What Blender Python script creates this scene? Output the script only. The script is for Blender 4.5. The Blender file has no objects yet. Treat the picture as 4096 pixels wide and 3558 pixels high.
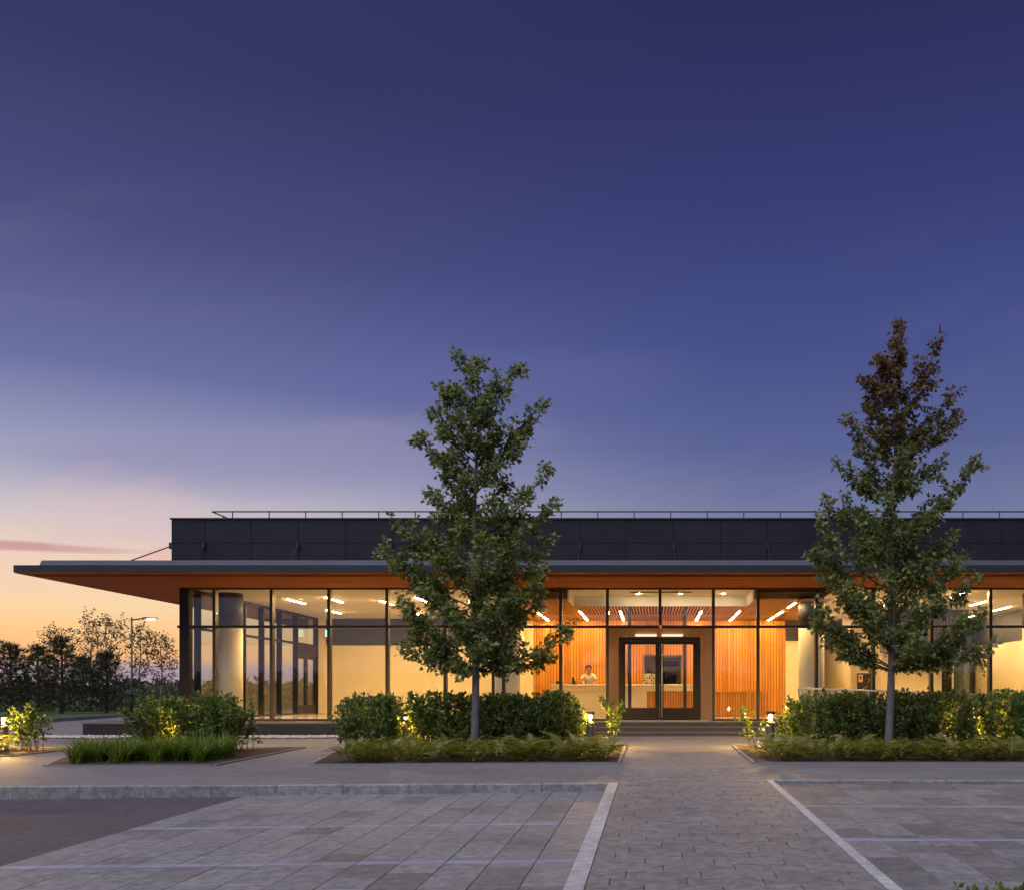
import bpy, bmesh, math, random
import numpy as np
from mathutils import Vector, Matrix

random.seed(7); rng = np.random.default_rng(7)
R = math.radians
sc = bpy.context.scene
col = sc.collection

# ------------------------------------------------------------------ camera
F, VX, VY = 3850.0, 2610.0, 2780.0          # focal length and principal point in photo pixels (4096 x 3558)
EYE = 1.77
cam_d = bpy.data.cameras.new('camera')
cam = bpy.data.objects.new('camera', cam_d); col.objects.link(cam)
cam.location = (0, 0, EYE); cam.rotation_euler = (R(90), 0, 0)
cam_d.sensor_fit = 'HORIZONTAL'; cam_d.sensor_width = 36; cam_d.lens = F / 4096 * 36
cam_d.shift_x = -(VX - 2048) / 4096; cam_d.shift_y = (VY - 1779) / 4096
cam_d.clip_start = 0.1; cam_d.clip_end = 12000
sc.camera = cam

# ------------------------------------------------------------------ sky
def lin(c):
    return tuple((v / 255 / 12.92) if v / 255 <= 0.04045 else ((v / 255 + 0.055) / 1.055) ** 2.4 for v in c)

SUNSET = R(-46)                                # azimuth of the afterglow, left of the view axis
world = bpy.data.worlds.new('World'); sc.world = world; world.use_nodes = True
wn = world.node_tree; wn.nodes.clear()
def N(t, nt=None, **kw):
    n = (nt or wn).nodes.new(t)
    for k, v in kw.items(): setattr(n, k, v)
    return n
def L(a, b, nt=None): (nt or wn).links.new(a, b)
def math_node(op, a, b=None, nt=None, clamp=False):
    n = N('ShaderNodeMath', nt, operation=op); n.use_clamp = clamp
    for i, v in enumerate((a, b)):
        if v is None: continue
        if isinstance(v, (int, float)): n.inputs[i].default_value = v
        else: L(v, n.inputs[i], nt)
    return n.outputs[0]
def ramp(fac, stops, nt=None, interp='LINEAR'):
    n = N('ShaderNodeValToRGB', nt); cr = n.color_ramp; cr.interpolation = interp
    while len(cr.elements) > 1: cr.elements.remove(cr.elements[-1])
    cr.elements[0].position = stops[0][0]; cr.elements[0].color = (*stops[0][1], 1)
    for p, c in stops[1:]:
        e = cr.elements.new(p); e.color = (*c, 1)
    L(fac, n.inputs[0], nt); return n.outputs[0]
def mixc(fac, a, b, nt=None, blend='MIX'):
    n = N('ShaderNodeMix', nt, data_type='RGBA', blend_type=blend)
    for sock, v in ((n.inputs[0], fac), (n.inputs[6], a), (n.inputs[7], b)):
        if isinstance(v, (int, float)): sock.default_value = v
        elif isinstance(v, tuple): sock.default_value = (*v, 1) if len(v) == 3 else v
        else: L(v, sock, nt)
    return n.outputs[2]
def noise(vec, scale, detail=3, rough=.5, nt=None, dist=0.0):
    n = N('ShaderNodeTexNoise', nt); n.inputs['Scale'].default_value = scale; n.inputs['Detail'].default_value = detail
    n.inputs['Roughness'].default_value = rough; n.inputs['Distortion'].default_value = dist
    L(vec, n.inputs['Vector'], nt); return n.outputs['Fac']
def smooth(x, lo, hi, nt=None):
    n = N('ShaderNodeMapRange', nt, interpolation_type='SMOOTHSTEP')
    n.inputs[1].default_value = lo; n.inputs[2].default_value = hi; L(x, n.inputs[0], nt); return n.outputs[0]

tc = N('ShaderNodeTexCoord'); sep = N('ShaderNodeSeparateXYZ'); L(tc.outputs['Generated'], sep.inputs[0])
dx, dy, dz = sep.outputs
hl = math_node('SQRT', math_node('ADD', math_node('MULTIPLY', dx, dx), math_node('MULTIPLY', dy, dy)))
sdot = math_node('DIVIDE', math_node('ADD', math_node('MULTIPLY', dx, math.sin(SUNSET)), math_node('MULTIPLY', dy, math.cos(SUNSET))),
                 math_node('ADD', hl, 1e-4))
el = math_node('MAXIMUM', dz, 0.0)
warm = ramp(el, [(0, lin((205, 150, 130))), (.012, lin((168, 150, 168))), (.026, lin((176, 158, 172))), (.034, lin((246, 186, 128))), (.055, lin((253, 200, 138))),
                 (.083, lin((250, 215, 168))), (.127, lin((236, 210, 190))), (.16, lin((204, 195, 199))), (.208, lin((158, 160, 189))),
                 (.286, lin((104, 111, 162))), (.394, lin((73, 76, 127))), (.513, lin((53, 54, 98))), (1, lin((36, 36, 72)))])
cool = ramp(el, [(0, lin((172, 158, 178))), (.1, lin((134, 138, 168))), (.19, lin((110, 118, 157))), (.247, lin((88, 98, 148))),
                 (.336, lin((69, 80, 137))), (.456, lin((54, 61, 115))), (.58, lin((44, 45, 90))), (1, lin((34, 34, 70)))])
sky = mixc(smooth(sdot, .60, .985), cool, warm)
# thin evening cloud: long soft wisps
cv = N('ShaderNodeCombineXYZ'); L(math_node('MULTIPLY', dx, 2.2), cv.inputs[0]); L(math_node('MULTIPLY', dy, 2.2), cv.inputs[1])
L(math_node('ADD', math_node('MULTIPLY', dz, 9.0), math_node('MULTIPLY', dx, -2.0)), cv.inputs[2])
cn = noise(cv.outputs[0], 1.15, 5, .55, dist=.4)
wisp = math_node('MULTIPLY', smooth(cn, .50, .74), smooth(el, .50, .20))
sky = mixc(math_node('MULTIPLY', wisp, .17), sky, mixc(smooth(sdot, .5, .98), lin((140, 128, 170)), lin((214, 178, 190))))
az = math_node('ARCTAN2', dx, dy)
wob = math_node('SUBTRACT', noise(cv.outputs[0], 2.6, 5, .6), .5)
def cloud(sky, a0, e0, wa, we, slope, amp, c, soft=.9):
    """one long cloud: centre azimuth and height, half widths, tilt"""
    da = math_node('SUBTRACT', az, a0)
    de = math_node('SUBTRACT', math_node('SUBTRACT', math_node('SUBTRACT', dz, e0), math_node('MULTIPLY', da, slope)), math_node('MULTIPLY', wob, we * 1.6))
    q = math_node('ADD', math_node('POWER', math_node('ABSOLUTE', math_node('DIVIDE', da, wa)), 2.0), math_node('POWER', math_node('ABSOLUTE', math_node('DIVIDE', de, we)), 2.0))
    f = math_node('MULTIPLY', math_node('MULTIPLY', smooth(q, 1.6, 1.6 - 1.6 * soft), math_node('ADD', math_node('MULTIPLY', wob, 1.6), 1.0)), amp, clamp=True)
    return mixc(f, sky, c)
sky = cloud(sky, R(-20), .228, R(13), .028, .14, .40, lin((146, 138, 176)))
sky = cloud(sky, R(-9), .300, R(11), .030, .10, .22, lin((104, 105, 158)))
sky = cloud(sky, R(-29), .166, R(4.5), .030, .10, .34, lin((226, 190, 194)))
sky = cloud(sky, R(-36), .128, R(7.5), .0046, .02, .80, lin((196, 142, 150)))
sky = cloud(sky, R(-27), .112, R(4.5), .0060, .02, .65, lin((220, 168, 172)))
sky = cloud(sky, R(-26.5), .132, R(1.6), .010, .35, .50, lin((232, 180, 172)))
sky = cloud(sky, R(-55), .17, R(10), .016, -.02, .5, lin((214, 168, 178)))
nish = N('ShaderNodeTexSky', sky_type='NISHITA'); nish.sun_disc = False
nish.sun_elevation = R(1.0); nish.sun_rotation = SUNSET % (2 * math.pi)
bg1 = N('ShaderNodeBackground'); L(sky, bg1.inputs[0]); bg1.inputs[1].default_value = 1.0
bg2 = N('ShaderNodeBackground'); L(nish.outputs[0], bg2.inputs[0]); bg2.inputs[1].default_value = 0.004
ad = N('ShaderNodeAddShader'); L(bg1.outputs[0], ad.inputs[0]); L(bg2.outputs[0], ad.inputs[1])
wo = N('ShaderNodeOutputWorld'); L(ad.outputs[0], wo.inputs[0])

# the broad last light of the day: one very soft sun from the open sky behind the camera
sd = bpy.data.lights.new('sun', 'SUN'); sd.energy = 2.9; sd.angle = R(80); sd.color = (.93, .92, 1.0)
sun = bpy.data.objects.new('sun', sd); col.objects.link(sun)
sun.rotation_euler = Vector((.25, .55, -1)).to_track_quat('-Z', 'Y').to_euler()

sc.view_settings.view_transform = 'Standard'; sc.view_settings.look = 'None'
sc.view_settings.exposure = 0.0; sc.view_settings.gamma = 1.0; sc.view_settings.use_curve_mapping = False
cy = sc.cycles
cy.max_bounces = 8; cy.diffuse_bounces = 4; cy.glossy_bounces = 4; cy.transmission_bounces = 4; cy.transparent_max_bounces = 32
cy.sample_clamp_indirect = 6.0; cy.caustics_reflective = False; cy.caustics_refractive = False
cy.use_denoising = True
try: cy.denoiser = 'OPENIMAGEDENOISE'
except Exception: pass
cy.use_light_tree = True

# ------------------------------------------------------------------ materials
M = {}
def new_mat(name):
    m = bpy.data.materials.new(name); m.use_nodes = True; nt = m.node_tree; nt.nodes.clear()
    out = N('ShaderNodeOutputMaterial', nt); M[name] = m
    return m, nt, out
def bump_to(nt, bsdf, h, strength, dist=.01):
    b = N('ShaderNodeBump', nt); b.inputs['Strength'].default_value = strength; b.inputs['Distance'].default_value = dist
    L(h, b.inputs['Height'], nt); L(b.outputs[0], bsdf.inputs['Normal'], nt)
def plain(name, c, rough=.6, metal=0, var=.12, scale=6, fine=90, bump=.15, rand=0.0, spec=.5, c2=None, stretch=None, stain=0):
    m, nt, out = new_mat(name)
    b = N('ShaderNodeBsdfPrincipled', nt); b.inputs['Roughness'].default_value = rough; b.inputs['Metallic'].default_value = metal
    b.inputs['Specular IOR Level'].default_value = spec
    t = N('ShaderNodeTexCoord', nt); vec = t.outputs['Object']
    if stretch:
        mp = N('ShaderNodeMapping', nt); mp.inputs['Scale'].default_value = stretch; L(vec, mp.inputs[0], nt); vec = mp.outputs[0]
    if rand:
        oi = N('ShaderNodeObjectInfo', nt); va = N('ShaderNodeVectorMath', nt, operation='ADD'); L(vec, va.inputs[0], nt)
        sc_ = math_node('MULTIPLY', oi.outputs['Random'], 40.0, nt); L(sc_, va.inputs[1], nt); vec = va.outputs[0]
    n1 = noise(vec, scale, 4, .6, nt); n2 = noise(vec, fine, 2, .6, nt)
    f = math_node('ADD', math_node('MULTIPLY', n1, .6, nt), math_node('MULTIPLY', n2, .4, nt), nt)
    lo = tuple(v * (1 - var * 1.6) for v in c); hi = tuple(min(1, v * (1 + var * 1.6)) for v in (c2 or c))
    cc = ramp(f, [(.28, lo), (.72, hi)], nt)
    if rand:
        rr = ramp(oi.outputs['Random'], [(0, (1 - rand,) * 3), (.6, (1,) * 3), (1, (1 + rand * .6,) * 3)], nt)
        cc = mixc(1.0, cc, rr, nt, 'MULTIPLY')
    if stain:
        gp = N('ShaderNodeNewGeometry', nt); s1 = noise(gp.outputs['Position'], .45, 5, .65, nt, .6); s2 = noise(gp.outputs['Position'], 2.3, 4, .6, nt)
        cc = mixc(1.0, cc, ramp(s1, [(.30, (1 - stain,) * 3), (.5, (1,) * 3), (.72, (1 + stain * .5,) * 3)], nt), nt, 'MULTIPLY')
        cc = mixc(1.0, cc, ramp(s2, [(.30, (1 - stain * .6,) * 3), (.45, (1,) * 3)], nt), nt, 'MULTIPLY')
    L(cc, b.inputs['Base Color'], nt)
    if bump: bump_to(nt, b, f, bump)
    L(b.outputs[0], out.inputs[0], nt)
    return m
def emit(name, c, s):
    m, nt, out = new_mat(name); e = N('ShaderNodeEmission', nt)
    e.inputs[0].default_value = (*c, 1); e.inputs[1].default_value = s; L(e.outputs[0], out.inputs[0], nt)
def glass(name, ior, tint=(.93, .95, .95), rough=0.0):
    m, nt, out = new_mat(name)
    fr = N('ShaderNodeFresnel', nt); fr.inputs[0].default_value = ior
    ge = N('ShaderNodeNewGeometry', nt)
    # the same reflection from either side of the pane
    lw = N('ShaderNodeLayerWeight', nt)
    f0 = ((ior - 1) / (ior + 1)) ** 2
    face = math_node('POWER', lw.outputs['Facing'], 5.0, nt)
    fac = math_node('ADD', math_node('MULTIPLY', face, 1 - f0, nt), f0, nt)
    tr = N('ShaderNodeBsdfTransparent', nt); tr.inputs[0].default_value = (*tint, 1)
    gl = N('ShaderNodeBsdfGlossy', nt); gl.inputs['Roughness'].default_value = rough; gl.inputs[0].default_value = (1, 1, 1, 1)
    mx = N('ShaderNodeMixShader', nt); L(fac, mx.inputs[0], nt); L(tr.outputs[0], mx.inputs[1], nt); L(gl.outputs[0], mx.inputs[2], nt)
    L(mx.outputs[0], out.inputs[0], nt)
def leaf(name, a, b_, c_, transl=.35, red=None, rough=.45):
    m, nt, out = new_mat(name)
    ge = N('ShaderNodeNewGeometry', nt); rp = ge.outputs['Random Per Island']
    cc = ramp(rp, [(0, a), (.5, b_), (1, c_)], nt)
    if red:
        t = N('ShaderNodeTexCoord', nt); s = N('ShaderNodeSeparateXYZ', nt); L(t.outputs['Object'], s.inputs[0], nt)
        h = math_node('ADD', s.outputs[2], math_node('MULTIPLY', rp, 1.6, nt), nt)
        cc = mixc(math_node('MULTIPLY', smooth(h, red[0], red[1], nt), .8, nt), cc, ramp(rp, [(0, (.095, .040, .022)), (1, (.19, .06, .035))], nt), nt)
    p = N('ShaderNodeBsdfPrincipled', nt); p.inputs['Roughness'].default_value = rough; L(cc, p.inputs['Base Color'], nt)
    p.inputs['Specular IOR Level'].default_value = .5
    tl = N('ShaderNodeBsdfTranslucent', nt); L(mixc(1.0, cc, (1.5, 1.5, .6), nt, 'MULTIPLY'), tl.inputs[0], nt)
    mx = N('ShaderNodeMixShader', nt); mx.inputs[0].default_value = transl
    L(p.outputs[0], mx.inputs[1], nt); L(tl.outputs[0], mx.inputs[2], nt); L(mx.outputs[0], out.inputs[0], nt)
def brick(name, c1, c2, mortar, bw, bh, msize, rough=.75, rot=0):
    m, nt, out = new_mat(name)
    b = N('ShaderNodeBsdfPrincipled', nt); b.inputs['Roughness'].default_value = rough
    t = N('ShaderNodeTexCoord', nt); mp = N('ShaderNodeMapping', nt); mp.inputs['Rotation'].default_value = (0, 0, rot); L(t.outputs['Object'], mp.inputs[0], nt)
    br = N('ShaderNodeTexBrick', nt); br.inputs['Scale'].default_value = 1; br.inputs['Brick Width'].default_value = bw; br.inputs['Row Height'].default_value = bh
    br.inputs['Mortar Size'].default_value = msize; br.inputs['Mortar Smooth'].default_value = .2
    br.inputs['Color1'].default_value = (*c1, 1); br.inputs['Color2'].default_value = (*c2, 1); br.inputs['Mortar'].default_value = (*mortar, 1)
    L(mp.outputs[0], br.inputs[0], nt)
    n1 = noise(t.outputs['Object'], .55, 4, .6, nt); n2 = noise(t.outputs['Object'], 30, 4, .7, nt)
    cc = mixc(1.0, br.outputs[0], ramp(n1, [(.3, (.86,) * 3), (.7, (1.12,) * 3)], nt), nt, 'MULTIPLY')
    cc = mixc(1.0, cc, ramp(n2, [(.3, (.74,) * 3), (.7, (1.22,) * 3)], nt), nt, 'MULTIPLY')
    L(cc, b.inputs['Base Color'], nt)
    h = math_node('ADD', math_node('MULTIPLY', br.outputs['Fac'], -1.0, nt), math_node('MULTIPLY', n2, .25, nt), nt)
    bump_to(nt, b, h, .5, .006); L(b.outputs[0], out.inputs[0], nt)
def boards(name, c1, c2, width, axis=1, rough=.45):
    """timber lining: narrow boards with dark joints"""
    m, nt, out = new_mat(name)
    b = N('ShaderNodeBsdfPrincipled', nt); b.inputs['Roughness'].default_value = rough; b.inputs['Specular IOR Level'].default_value = .15
    t = N('ShaderNodeTexCoord', nt); s = N('ShaderNodeSeparateXYZ', nt); L(t.outputs['Object'], s.inputs[0], nt)
    u = math_node('DIVIDE', s.outputs[axis], width, nt); fr = math_node('FRACT', u, None, nt); fl = math_node('FLOOR', u, None, nt)
    seg = math_node('FLOOR', math_node('ADD', math_node('DIVIDE', s.outputs[1 - axis], 2.4, nt), math_node('MULTIPLY', fl, .37, nt), nt), None, nt)
    w = N('ShaderNodeTexWhiteNoise', nt, noise_dimensions='2D'); cv = N('ShaderNodeCombineXYZ', nt); L(fl, cv.inputs[0], nt); L(seg, cv.inputs[1], nt); L(cv.outputs[0], w.inputs[0], nt)
    mp = N('ShaderNodeMapping', nt); mp.inputs['Scale'].default_value = (1.5, 40, 40) if axis == 1 else (40, 1.5, 40); L(t.outputs['Object'], mp.inputs[0], nt)
    g = noise(mp.outputs[0], 1.2, 4, .6, nt)
    cc = mixc(math_node('ADD', math_node('MULTIPLY', w.outputs[0], .6, nt), math_node('MULTIPLY', g, .4, nt), nt), c1, c2, nt)
    gap = math_node('GREATER_THAN', fr, .93, nt)
    cc = mixc(gap, cc, (.02, .01, .006), nt)
    L(cc, b.inputs['Base Color'], nt); bump_to(nt, b, math_node('MULTIPLY', gap, -1.0, nt), .6, .01); L(b.outputs[0], out.inputs[0], nt)

plain('granite_dark', (.013, .0145, .025), .6, stain=.3, spec=.3, var=.3, scale=3, fine=160, bump=.1, rand=.12)
plain('fascia_metal', (.019, .021, .035), .5, stain=.2, metal=.15, var=.10, scale=1.2, fine=40, bump=.04)
plain('roof_metal', (.05, .052, .082), .5, stain=.2, metal=.1, var=.10, scale=1.2, fine=40, bump=.04)
plain('coping', (.022, .023, .03), .5, metal=.1, var=.08, bump=.03)
plain('black_metal', (.012, .011, .014), .42, metal=.0, var=.2, scale=3, bump=.04)
plain('frame_brown', (.010, .008, .009), .4, var=.2, scale=3, bump=.03, spec=.25)
plain('bronze', (.46, .29, .15), .42, metal=.2, var=.16, scale=2.0, fine=70, bump=.06, c2=(.38, .22, .13))
plain('steel', (.66, .60, .56), .42, metal=.55, var=.06, bump=.03)
plain('galvanised', (.36, .37, .42), .38, metal=.6, var=.08, bump=.03)
plain('cream_wall', (.82, .74, .58), .8, var=.03, scale=1.5, fine=30, bump=.04)
plain('white_ceiling', (.86, .83, .78), .85, var=.02, scale=1.5, fine=30, bump=.03)
plain('slate_band', (.034, .040, .062), .6, var=.08, bump=.04)
plain('teal_metal', (.06, .09, .10), .5, var=.10, bump=.04)
plain('interior_floor', (.58, .50, .40), .16, var=.10, scale=2.5, fine=60, bump=.01)
plain('white_column', (.74, .72, .66), .55, var=.04, scale=2, bump=.04)
plain('desk_white', (.80, .74, .62), .4, var=.02, bump=.01)
plain('oak_batten', (.64, .285, .05), .5, var=.22, scale=1.0, fine=12, bump=.06, rand=.22, stretch=(14, 14, .6))
plain('oak_slat', (.74, .36, .10), .5, var=.2, scale=1.0, fine=12, bump=.06, rand=.2, stretch=(14, .6, 14))
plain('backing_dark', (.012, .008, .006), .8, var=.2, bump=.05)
plain('oak_backing', (.36, .15, .04), .7, var=.2, bump=.05)
plain('kerb_granite', (.215, .21, .212), .75, stain=.3, var=.42, scale=9, fine=40, bump=.3, rand=.14)
plain('strip_granite', (.37, .362, .375), .7, stain=.28, var=.26, scale=9, fine=45, bump=.2, rand=.08)
plain('paver_grey', (.195, .186, .196), .66, var=.36, scale=9, fine=48, bump=.32, rand=.09, stain=.13)
plain('paver_dark', (.152, .142, .146), .66, var=.36, scale=9, fine=48, bump=.32, rand=.12, stain=.13)
plain('paver_walk', (.178, .163, .166), .72, var=.40, scale=10, fine=45, bump=.38, rand=.14, stain=.15)
plain('bay_line', (.235, .235, .32), .6, stain=.25, var=.16, scale=5, fine=120, bump=.15, rand=.12)
plain('joint_sand', (.06, .055, .055), .9, var=.2, bump=.2)
plain('asphalt', (.070, .061, .072), .82, var=.45, scale=14, fine=55, bump=.5, stain=.25)
plain('soil', (.055, .032, .024), .95, var=.5, scale=18, fine=90, bump=.9)
plain('edging', (.19, .185, .185), .75, var=.14, bump=.2)
plain('turf', (.045, .075, .02), .9, var=.4, scale=4, fine=60, bump=.6)
plain('far_ground', (.035, .045, .02), .95, var=.3, scale=.2, fine=3, bump=.2)
plain('pebble', (.50, .50, .54), .6, var=.15, bump=.1)
plain('stud', (.70, .62, .54), .4, var=.05, bump=0)
plain('bark_grey', (.155, .137, .13), .85, var=.3, scale=5, fine=60, bump=.6, stretch=(6, 6, 1.2))
plain('bark_dark', (.05, .035, .028), .9, var=.3, bump=.4)
plain('bark_birch', (.22, .19, .17), .8, var=.4, scale=6, bump=.3)
plain('stem', (.10, .055, .038), .85, var=.3, bump=.3)
plain('bollard_grey', (.045, .045, .05), .45, metal=.3, var=.12, bump=.04)
plain('skin', (.34, .17, .10), .5, var=.05, bump=.02)
plain('shirt', (.66, .66, .70), .85, var=.08, fine=60, bump=.1)
plain('trousers', (.03, .03, .04), .85, var=.1, bump=.1)
plain('hair', (.02, .012, .008), .7, var=.3, fine=60, bump=.3)
plain('device_black', (.012, .012, .014), .35, var=.1, bump=.02)
plain('notice_dark', (.03, .03, .034), .4, var=.2, bump=.02)
plain('paper_white', (.75, .72, .66), .7, var=.03, bump=0)
plain('print_red', (.55, .05, .03), .6, var=.05, bump=0)
plain('brown_glass', (.055, .038, .026), .2, var=.1, bump=.01)
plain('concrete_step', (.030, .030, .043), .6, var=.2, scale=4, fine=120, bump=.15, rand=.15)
plain('lit_tread', (.11, .105, .12), .6, var=.15, fine=120, bump=.15)  # paler than the step stone: light on the top faces put into the colour
brick('plaza_paving', (.180, .168, .176), (.148, .139, .148), (.065, .06, .062), .6, .28, .006)
boards('soffit_wood', (.24, .055, .006), (.56, .155, .018), .11, 1, .6)
glass('window_glass', 1.56, (.95, .97, .97))
glass('door_glass', 1.62, (.95, .96, .96))
glass('lens_glass', 1.4, (.98, .97, .94))
emit('light_warm', (1, .58, .19), 400)
emit('light_hall', (1, .57, .18), 185)
emit('light_spot', (1, .72, .38), 700)
emit('light_bollard', (1, .58, .13), 7000)
emit('light_street', (1, .72, .38), 60)
emit('light_heater', (1, .62, .42), 1.6)
emit('sign_green', (.25, 1, .65), 1.3)
emit('sign_white', (1, .93, .82), 1.6)
emit('sign_red', (1, .12, .06), .9)
leaf('leaf_maple', (.085, .12, .026), (.15, .19, .044), (.27, .30, .12), .36)
leaf('leaf_maple_red', (.080, .112, .026), (.14, .178, .044), (.25, .28, .115), .36, red=(6.6, 9.2))
leaf('leaf_hedge', (.058, .098, .018), (.105, .162, .030), (.20, .25, .065), .36, rough=.38)
leaf('leaf_cover', (.075, .115, .016), (.15, .185, .026), (.30, .19, .035), .38)  # amber end of the random leaf tones stands for the bollard light
leaf('leaf_lily', (.060, .115, .014), (.11, .17, .022), (.21, .25, .04), .38)
leaf('needle', (.024, .036, .016), (.040, .054, .022), (.085, .08, .032), .25)
leaf('leaf_birch', (.06, .05, .02), (.10, .07, .025), (.16, .09, .03), .45)
leaf('leaf_under', (.045, .070, .030), (.07, .105, .045), (.12, .16, .09), .3)
leaf('leaf_wood', (.010, .016, .008), (.016, .024, .010), (.026, .034, .014), .1)

# ------------------------------------------------------------------ helpers
def tag(o, label=None, cat=None, group=None, kind=None):
    if label: o['label'] = label
    if cat: o['category'] = cat
    if group: o['group'] = group
    if kind: o['kind'] = kind
    return o
def link(name, me, parent=None, mat=None):
    o = bpy.data.objects.new(name, me); col.objects.link(o)
    if parent is not None:
        o.parent = parent; o.matrix_parent_inverse = Matrix.Translation(-Vector(parent.location)) if parent.type == 'EMPTY' and tuple(parent.rotation_euler) == (0, 0, 0) else Matrix()
    if mat and me is not None and not me.materials: me.materials.append(M[mat])
    return o
def empty(name, loc=(0, 0, 0)):
    o = bpy.data.objects.new(name, None); o.location = loc; o.empty_display_size = .3; col.objects.link(o); return o

class MB:
    def __init__(s): s.v = []; s.f = []
    def add(s, vs, fs):
        n = len(s.v); s.v += [tuple(p) for p in vs]; s.f += [tuple(i + n for i in f) for f in fs]; return s
    def hexa(s, p):   # 4 bottom ccw, 4 top ccw
        return s.add(p, [(3, 2, 1, 0), (4, 5, 6, 7), (0, 1, 5, 4), (1, 2, 6, 5), (2, 3, 7, 6), (3, 0, 4, 7)])
    def box(s, x0, x1, y0, y1, z0, z1):
        return s.hexa([(x0, y0, z0), (x1, y0, z0), (x1, y1, z0), (x0, y1, z0), (x0, y0, z1), (x1, y0, z1), (x1, y1, z1), (x0, y1, z1)])
    def bevel_box(s, x0, x1, y0, y1, z0, z1, b):
        """box whose top edges are chamfered"""
        p = [(x0, y0, z0), (x1, y0, z0), (x1, y1, z0), (x0, y1, z0), (x0, y0, z1 - b), (x1, y0, z1 - b), (x1, y1, z1 - b), (x0, y1, z1 - b),
             (x0 + b, y0 + b, z1), (x1 - b, y0 + b, z1), (x1 - b, y1 - b, z1), (x0 + b, y1 - b, z1)]
        return s.add(p, [(3, 2, 1, 0), (0, 1, 5, 4), (1, 2, 6, 5), (2, 3, 7, 6), (3, 0, 4, 7), (4, 5, 9, 8), (5, 6, 10, 9), (6, 7, 11, 10), (7, 4, 8, 11), (8, 9, 10, 11)])
    def tube(s, pts, rad, n=8, cap=True):
        pts = [Vector(p) for p in pts]
        if not isinstance(rad, (list, tuple)): rad = [rad] * len(pts)
        base = len(s.v); up = Vector((0, 0, 1))
        for i, p in enumerate(pts):
            d = (pts[min(i + 1, len(pts) - 1)] - pts[max(i - 1, 0)]).normalized()
            a = d.cross(up if abs(d.z) < .95 else Vector((1, 0, 0))).normalized(); b = d.cross(a)
            for k in range(n):
                t = 2 * math.pi * k / n; s.v.append(tuple(p + (a * math.cos(t) + b * math.sin(t)) * rad[i]))
        for i in range(len(pts) - 1):
            for k in range(n):
                q = base + i * n; s.f.append((q + k, q + (k + 1) % n, q + n + (k + 1) % n, q + n + k))
        if cap:
            s.f.append(tuple(base + k for k in range(n))[::-1]); e = base + (len(pts) - 1) * n; s.f.append(tuple(e + k for k in range(n)))
        return s
    def lathe(s, prof, cx=0, cy=0, n=24):
        base = len(s.v)
        for r, z in prof:
            for k in range(n):
                t = 2 * math.pi * k / n; s.v.append((cx + r * math.cos(t), cy + r * math.sin(t), z))
        for i in range(len(prof) - 1):
            for k in range(n):
                q = base + i * n; s.f.append((q + k, q + (k + 1) % n, q + n + (k + 1) % n, q + n + k))
        s.f.append(tuple(base + k for k in range(n))[::-1]); e = base + (len(prof) - 1) * n; s.f.append(tuple(e + k for k in range(n)))
        return s
    def mesh(s, name, mat=None, smooth=False):
        me = bpy.data.meshes.new(name); me.from_pydata(s.v, [], s.f); me.update()
        if mat: me.materials.append(M[mat])
        if smooth:
            for p in me.polygons: p.use_smooth = len(p.vertices) == 4
        return me
    def build(s, name, mat, parent=None, smooth=False):
        return link(name, s.mesh(name, mat, smooth), parent)
def box(name, mat, x0, x1, y0, y1, z0, z1, parent=None, bevel=0):
    m = MB()
    (m.bevel_box(x0, x1, y0, y1, z0, z1, bevel) if bevel else m.box(x0, x1, y0, y1, z0, z1))
    return m.build(name, mat, parent)
def array_mesh(name, V, Fc, mat, smooth=False):
    V = np.asarray(V, dtype=np.float32).reshape(-1, 3); Fc = np.asarray(Fc, dtype=np.int32)
    me = bpy.data.meshes.new(name); nf, k = Fc.shape
    me.vertices.add(len(V)); me.vertices.foreach_set('co', V.ravel())
    me.loops.add(nf * k); me.loops.foreach_set('vertex_index', Fc.ravel())
    me.polygons.add(nf); me.polygons.foreach_set('loop_start', np.arange(0, nf * k, k, dtype=np.int32))
    try: me.polygons.foreach_set('loop_total', np.full(nf, k, dtype=np.int32))
    except Exception: pass
    me.update(calc_edges=True)
    if smooth: me.polygons.foreach_set('use_smooth', np.ones(nf, dtype=bool))
    me.materials.append(M[mat]); return me
def unit(a): return a / (np.linalg.norm(a, axis=-1, keepdims=True) + 1e-9)
def scatter(tv, tf, pos, axis, normal, size):
    """copies of a small template (x across, y along the axis, z normal) as one vertex/face array"""
    axis = unit(axis); x = unit(np.cross(axis, normal)); nrm = np.cross(x, axis)
    V = (tv[None, :, 0:1] * x[:, None] + tv[None, :, 1:2] * axis[:, None] + tv[None, :, 2:3] * nrm[:, None]) * size[:, None, None] + pos[:, None]
    Fc = tf[None] + (np.arange(len(pos)) * len(tv))[:, None, None]
    return V.reshape(-1, 3), Fc.reshape(-1, tf.shape[1])

# ------------------------------------------------------------------ the lie of the land
def prof(y): return .0174 * min(max(y, 0), 28)
def zu(x, y): return .19 + prof(y) + .0055 * max(-10, min(x, 0))               # pavements, walkway, plaza
def zl(x, y): return .0657 + prof(y) + .0124 * max(-10, min(x, 0))             # road and the bays on the road side
def zr(x, y): return .137 + prof(y) - .0043 * max(0, min(x - 1.86, 6))         # bays beside the walkway
def sheet(name, mat, xs, ys, zf, dz=0, kind='structure', parent=None):
    V = [(x, y, zf(x, y) + dz) for y in ys for x in xs]; n = len(xs)
    Fc = [(j * n + i, j * n + i + 1, (j + 1) * n + i + 1, (j + 1) * n + i) for j in range(len(ys) - 1) for i in range(n - 1)]
    o = MB().add(V, Fc).build(name, mat, parent)
    if parent is None: o['kind'] = kind
    return o
def rangef(a, b, n): return [a + (b - a) * i / n for i in range(n + 1)]

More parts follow.
